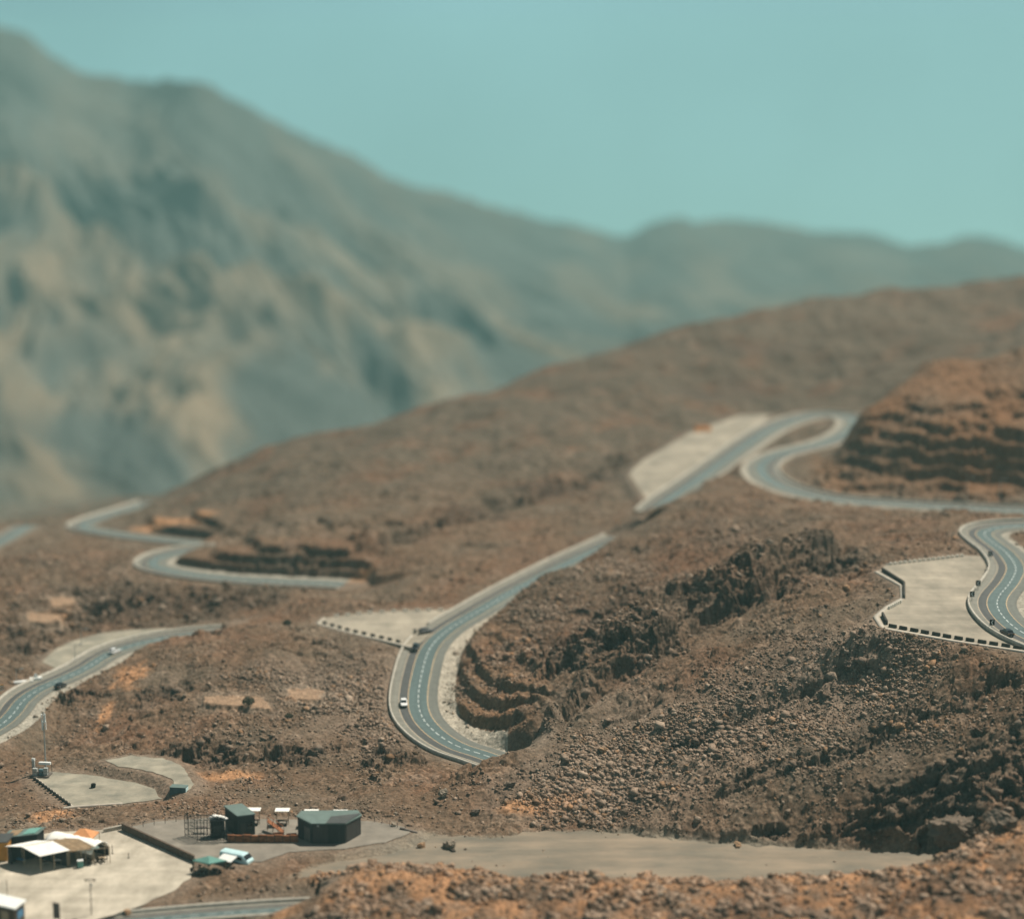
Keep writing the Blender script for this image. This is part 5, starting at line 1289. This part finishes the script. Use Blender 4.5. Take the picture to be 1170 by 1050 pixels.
# bend signs: black boards with pale chevrons
def bend_sign(p, yaw, label):
    t = thing('bend_sign', label, 'road sign', (0, 0, 0), 0, 'dark bend boards on the S-shaped road')
    MB().tube((0, 0, -.2), (0, 0, 1.0), .06, 6).build('post', M_GALV, t); MB().box((0, 0), (1, 0), 1.0, .08, .75, 1.9).build('board', M_BLACK, t)
    mb = MB()
    for s in (-1, 1): mb.add([(-.25, -.046, 1.325), (.05, -.046, 1.325 + s * .42), (.25, -.046, 1.325 + s * .42), (-.05, -.046, 1.325)], [(0, 1, 2, 3)])
    mb.build('chevron_marking', M_WHITEP, t)
    t.location = p; t.rotation_euler = (0, 0, yaw); return t
for (u, v, ln), lb in zip(((1137, 650, -4.0), (1131, 668, -4.1), (1119, 685, -4.1), (1155, 718, -4.0)), ('black bend board at the top of the inner curve of the S-shaped road', 'black bend board midway along the curved pale barrier', 'black bend board at the tightest point of the S-shaped road', 'black bend board nearest the parked black car on the S-shaped road')):
    p, y = on_road('E', u, v, ln); bend_sign(p, .2, lb)
p = Vector(PZ(474, 723.5, 4.87)); MB().tube(p, p + Vector((0, 0, .9)), .3, 10).tube(p + Vector((0, 0, .9)), p + Vector((0, 0, 1.0)), .34, 10).build('litter_bin', M_BLOCKD, origin=p, label='dark round bin in the triangular bay near its opening', category='bin')
p = Vector(PZ(1126.5, 655, 27)); MB().tube(p, p + Vector((0, 0, .8)), .3, 10).tube(p + Vector((0, 0, .8)), p + Vector((0, 0, .9)), .34, 10).build('litter_bin', M_CONC, origin=p, label='dull round bin in the big parking bay beside the barrier', category='bin')
# roadside lamp posts
def lamp(p, h, label):
    t = thing('street_lamp', label, 'street lamp', p); MB().tube(p, p + Vector((0, 0, h)), .10, 6, .06).build('pole', M_GALV, t); MB().tube(p + Vector((0, 0, h)), p + Vector((1.2, -.2, h + .25)), .05, 5).build('arm', M_GALV, t); MB().box(p + Vector((1.3, -.2, 0)), (1, -.1), .6, .25, p.z + h + .15, p.z + h + .3).build('lamp_head', M_GALV, t)
for (u, v, h), lb in zip(((86, 757, 4.2), (93, 738, 4.0), (19, 781, 3.2), (1104, 577, 7.5), (1142, 579, 7.5), (148, 577, 9.0)), ('slim lamp post at the lower corner of the grey lay-by', 'slim lamp post in the middle of the grey lay-by', 'short lamp post by the white blocks of the winding road', 'blurred lamp post below the terraced orange mound', 'blurred lamp post farther along the road below the terraced mound', 'faint tall lamp post by the farthest valley bend')):
    lamp(hitz(u, v), h, lb)
# white stand and blocks by the winding road
p = hitz(41, 777); t = thing('white_stand', 'white roadside stand with a peaked top by the winding road', 'stand', p)
MB().box(p, (1, .4), 2.6, 1.2, p.z - .4, p.z + .6).build('counter', M_WHITEP, t); MB().box(p, (1, .4), .9, .7, p.z + .6, p.z + 1.5, .4).build('peak', M_WHITEP, t)
p = hitz(27, 780); t = thing('white_stand', 'long low white slab beside the peaked roadside stand', 'slab', p); MB().box(p, (1, .4), 4.0, 1.0, p.z - .4, p.z + .35).build('slab', M_WHITEP, t); MB().box(p, (1, .4), 4.1, 1.1, p.z + .35, p.z + .43).build('top', M_WHITEP, t)
p = hitz(1.5, 789); t = thing('warning_barrier', 'red and white warning barrier at the edge by the winding road', 'barrier', p)
for k in range(4): MB().box(p + Vector((0, 0, 0)), (1, .4), 1.2, .12, p.z + .3 * k, p.z + .3 * k + .29).build('stripe_board', (M_WHITEP, M_OCHRE)[k % 2], t)
p = hitz(803, 493); t = thing('tent', 'blurred orange tent at the back of the pale upper platform', 'tent', p)
MB().add([p + Vector(v) for v in ((-3, -1.5, -.2), (3, -1.5, -.2), (3, 1.5, -.2), (-3, 1.5, -.2), (-2.6, 0, 2.0), (2.6, 0, 2.0))], [(3,2,1,0),(0,1,5,4),(2,3,4,5),(1,2,5),(3,0,4)]).build('cloth', M_ORANGE, t)
MB().add([p + Vector(v) for v in ((-.5, -1.56, -.1), (.5, -1.56, -.1), (0, -.72, 1.05))], [(0, 1, 2)]).build('flap', M_DKWOOD, t)

# --- boulders and shrubs ----------------------------------------------------
def boulder(p, r, sq, seed, label, col, sink=.25, group=None):
    g = np.random.default_rng(seed); bm = bmesh.new(); bmesh.ops.create_cube(bm, size=1.5)
    bmesh.ops.subdivide_edges(bm, edges=bm.edges[:], cuts=9, use_grid_fill=True)
    for _ in range(16):                            # shear planes
        n = Vector(g.standard_normal(3)).normalized(); d = g.uniform(.48, .85)
        for v in bm.verts:
            k = v.co.dot(n) - d
            if k > 0: v.co -= n * k * .96
    C0 = np.array([v.co[:] for v in bm.verts]); f1, f2, cv, tl = worley3(C0[:, 0] * 2.6, C0[:, 1] * 2.6, C0[:, 2] * 3.4, seed + 50)
    e1, e2, cw, tm = worley3(C0[:, 0] * 6, C0[:, 1] * 6, C0[:, 2] * 8, seed + 90)
    for i, v in enumerate(bm.verts):
        v.co *= 1 + .16 * (float(cv[i]) - .5) + .18 * float(tl[i]) - .07 * float(f2[i] - f1[i] < .1) + .06 * (float(cw[i]) - .5) + .02 * g.standard_normal()
        v.co = Vector((v.co.x * sq[0], v.co.y * sq[1], v.co.z * sq[2])) * r
    me = bpy.data.meshes.new('boulder'); bm.to_mesh(me); bm.free()
    a = me.attributes.new('soil', 'FLOAT_COLOR', 'POINT'); a.data.foreach_set('color', np.tile(np.array([*col, 1], np.float32), len(me.vertices)))
    o = link('boulder', me, M_STONE, label=label, category='boulder'); o.location = Vector(p) + Vector((0, 0, r * sq[2] * (1 - sink) - .05)); o.rotation_euler = (0, 0, g.uniform(0, 6)); return o
LIGHT, MID, WARM = (.30, .25, .195), (.16, .125, .095), (.33, .21, .125)
for u, v, r, sq, sd_, lb, c in [
    (482, 969, .85, (1.05, .8, .75), 1, 'single tan boulder on the flat beside the dark wall stub', WARM),
    (516, 970, 1.15, (1.1, .9, .95), 2, 'biggest pale boulder of the cluster on the gravel flat', LIGHT),
    (508.5, 968.5, .75, (1.2, .8, .9), 3, 'dark wedge boulder leaning against the biggest pale boulder', MID),
    (518, 973, .6, (1.3, .8, .6), 4, 'small dark stone at the foot of the biggest pale boulder', (.06, .05, .04)),
    (532, 971.5, .35, (1, 1, .7), 5, 'pebble-sized dark stone beside the boulder cluster', MID),
    (843, 967, .95, (1.4, .8, .6), 6, 'flat tan boulder lying below the scree on the gravel flat', WARM),
    (505, 911, 1.1, (.9, .9, .95), 7, 'lone pale boulder on the brown slope behind the gravel flat', LIGHT),
    (544, 930, .9, (1.2, .9, .7), 8, 'dark boulder low on the slope behind the boulder cluster', MID),
    (583, 900, .9, (1.3, .9, .7), 9, 'grey boulder at the edge of the light stones of the scree', MID),
    (1088, 969, 3.9, (1.15, .85, .85), 10, 'huge peaked outcrop boulder at the foot of the dark crag', MID),
    (1142, 948, 3.4, (1.25, .9, .7), 11, 'long slab boulder beside the foreground shoulder and the dark crag', MID),
    (690, 860, 1.0, (1.3, .9, .7), 12, 'tan boulder in the middle of the grey scree slope', WARM),
    (1028, 833, 1.2, (1.3, .9, .6), 13, 'light tan slab boulder at the top of the brown scree', WARM),
    (450, 944, .55, (1, .9, .9), 14, 'small pale block by the fence at the end of the yard', LIGHT),
    (452, 931, .5, (1.1, .9, .8), 15, 'small rounded pale stone above the fence of the yard', LIGHT),
    (283, 1003, .5, (1.2, .9, .8), 16, 'small dark stone on the sandy bank below the pale van', MID),
    (145, 1045.5, .75, (1.3, .9, .8), 17, 'orange boulder on the verge of the road at the bottom edge', WARM)]:
    boulder(hitz(u, v), r, sq, sd_, lb, c)
def shrub(p, r, h, seed, label):
    g = random.Random(seed); t = thing('desert_shrub', label, 'shrub', p); mb = MB()
    for i in range(7): an = g.uniform(0, 6.28); mb.tube(p, p + Vector((math.cos(an) * r * .6, math.sin(an) * r * .6, h * g.uniform(.5, .9))), .06, 5, .02)
    mb.build('stem', M_BARK, t); mb = MB()
    for i in range(420):
        an = g.uniform(0, 6.28); rr = r * math.sqrt(g.random()); z = h * (.25 + .75 * g.random() * (1 - (rr / r) ** 2 * .7)); c = p + Vector((math.cos(an) * rr, math.sin(an) * rr, z)); s = g.uniform(.10, .26)
        d1 = Vector((g.gauss(0, 1), g.gauss(0, 1), g.gauss(0, 1))).normalized() * s; d2 = d1.orthogonal().normalized() * s * .7
        mb.add([c - d1, c + d2, c + d1, c - d2], [(0, 1, 2, 3)])
    mb.build('foliage', M_LEAF, t)
for u, v, r, h, lb in [(328, 714, .95, 1.3, 'dark bush on the crest beside the triangular bay'), (284, 806, 1.3, 2.1, 'dark shrub casting shade on the orange slab'), (330, 820, .8, .9, 'small dark shrub below the orange slabs'), (372, 958.5, .1, .1, '')]:
    if lb: shrub(hitz(u, v), r, h, int(u), lb)
# ----------------------------------------------------------------------------
# air, light, camera
# ----------------------------------------------------------------------------
SUN = Vector((.56, .40, 1.10)).normalized()
def box_mesh(name, lo, hi):
    v = [(x, y, z) for z in (lo[2], hi[2]) for y in (lo[1], hi[1]) for x in (lo[0], hi[0])]
    f = [(0,2,3,1),(4,5,7,6),(0,1,5,4),(2,6,7,3),(0,4,6,2),(1,3,7,5)]
    return tri_mesh(name, v, f, 4)
hm = bpy.data.materials.new('haze_air'); hm.use_nodes = True
nt = hm.node_tree; nt.nodes.clear()
out = nt.nodes.new('ShaderNodeOutputMaterial'); pv = nt.nodes.new('ShaderNodeVolumePrincipled')
pv.inputs['Color'].default_value = (.48, .90, .88, 1); pv.inputs['Density'].default_value = 1.4e-4; pv.inputs['Anisotropy'].default_value = 0.0
nt.links.new(pv.outputs[0], out.inputs['Volume'])
link('haze', box_mesh('haze', (-5100, -1600, -248), (5100, 5100, 330)), hm, kind='stuff')

w = bpy.data.worlds.new('World'); scene.world = w; w.use_nodes = True
nt = w.node_tree; bg = nt.nodes['Background']
tc = nt.nodes.new('ShaderNodeTexCoord'); sx = nt.nodes.new('ShaderNodeSeparateXYZ'); cx = nt.nodes.new('ShaderNodeCombineXYZ')
nt.links.new(tc.outputs['Generated'], sx.inputs[0])
mr = nt.nodes.new('ShaderNodeMapRange'); mr.inputs[1].default_value = -.12; mr.inputs[2].default_value = 1; mr.inputs[3].default_value = .10; mr.inputs[4].default_value = 1
nt.links.new(sx.outputs[2], mr.inputs[0])
nt.links.new(sx.outputs[0], cx.inputs[0]); nt.links.new(sx.outputs[1], cx.inputs[1]); nt.links.new(mr.outputs[0], cx.inputs[2])
nm = nt.nodes.new('ShaderNodeVectorMath'); nm.operation = 'NORMALIZE'; nt.links.new(cx.outputs[0], nm.inputs[0])
sk = nt.nodes.new('ShaderNodeTexSky'); sk.sky_type = 'NISHITA'; sk.sun_disc = False
sk.sun_elevation = math.asin(SUN.z); sk.sun_rotation = math.atan2(SUN.x, SUN.y); sk.dust_density = 2.0; sk.altitude = 1200
nt.links.new(nm.outputs[0], sk.inputs[0])
# sky tint: dusty air low down; overhead dimmed and warmed against teal shadow fill
el = nt.nodes.new('ShaderNodeMapRange'); el.interpolation_type = 'SMOOTHSTEP'; el.inputs[1].default_value = .10; el.inputs[2].default_value = .55
nt.links.new(sx.outputs[2], el.inputs[0])
tn = nt.nodes.new('ShaderNodeMix'); tn.data_type = 'RGBA'; nt.links.new(el.outputs[0], tn.inputs[0])
tn.inputs[6].default_value = (.86, 1.07, .77, 1); tn.inputs[7].default_value = (.60, .50, .35, 1)
nz = nt.nodes.new('ShaderNodeTexNoise'); nz.inputs['Scale'].default_value = 5.0; nz.inputs['Detail'].default_value = 3; nt.links.new(tc.outputs['Generated'], nz.inputs['Vector'])
nr = nt.nodes.new('ShaderNodeMapRange'); nr.inputs[1].default_value = .3; nr.inputs[2].default_value = .7; nr.inputs[3].default_value = .88; nr.inputs[4].default_value = 1.12; nt.links.new(nz.outputs[0], nr.inputs[0])
tint = nt.nodes.new('ShaderNodeMix'); tint.data_type = 'RGBA'; tint.blend_type = 'MULTIPLY'; tint.inputs[0].default_value = 1
nt.links.new(sk.outputs[0], tint.inputs[6]); nt.links.new(tn.outputs[2], tint.inputs[7])
vs = nt.nodes.new('ShaderNodeVectorMath'); vs.operation = 'SCALE'; nt.links.new(tint.outputs[2], vs.inputs[0]); gr = nt.nodes.new('ShaderNodeMapRange'); gr.inputs[1].default_value = -.09; gr.inputs[2].default_value = .07; gr.inputs[3].default_value = .90; gr.inputs[4].default_value = 1.12; nt.links.new(sx.outputs[2], gr.inputs[0])
gm = nt.nodes.new('ShaderNodeMath'); gm.operation = 'MULTIPLY'; nt.links.new(gr.outputs[0], gm.inputs[0]); nt.links.new(nr.outputs[0], gm.inputs[1]); nt.links.new(gm.outputs[0], vs.inputs['Scale'])
nt.links.new(vs.outputs[0], bg.inputs[0]); bg.inputs[1].default_value = .089

sd = bpy.data.lights.new('sun', 'SUN'); sd.energy = 4.8; sd.angle = math.radians(.5); sd.color = (1, .92, .80)
so = bpy.data.objects.new('sun', sd); LINK(so); so.rotation_euler = SUN.to_track_quat('Z', 'Y').to_euler(); so.location = (200, 200, 500)

cd = bpy.data.cameras.new('camera'); cam = bpy.data.objects.new('camera', cd); LINK(cam)
cam.location = (0, 0, CAMZ); cam.rotation_euler = (math.pi / 2 - PITCH, 0, 0)
cd.sensor_width = 36; cd.lens = FPX / 1170 * 36; cd.clip_start = 1; cd.clip_end = 40000
cd.dof.use_dof = True; cd.dof.focus_distance = 361; cd.dof.aperture_fstop = (cd.lens / 1000) / 3.7
scene.camera = cam
scene.view_settings.view_transform = 'Standard'; scene.view_settings.look = 'None'; scene.view_settings.exposure = .35; scene.view_settings.gamma = 1
scene.cycles.use_denoising = True
scene.cycles.max_bounces = 5; scene.cycles.diffuse_bounces = 2; scene.cycles.volume_bounces = 0
print('fstop', cd.dof.aperture_fstop, 'verts', SHAPE)
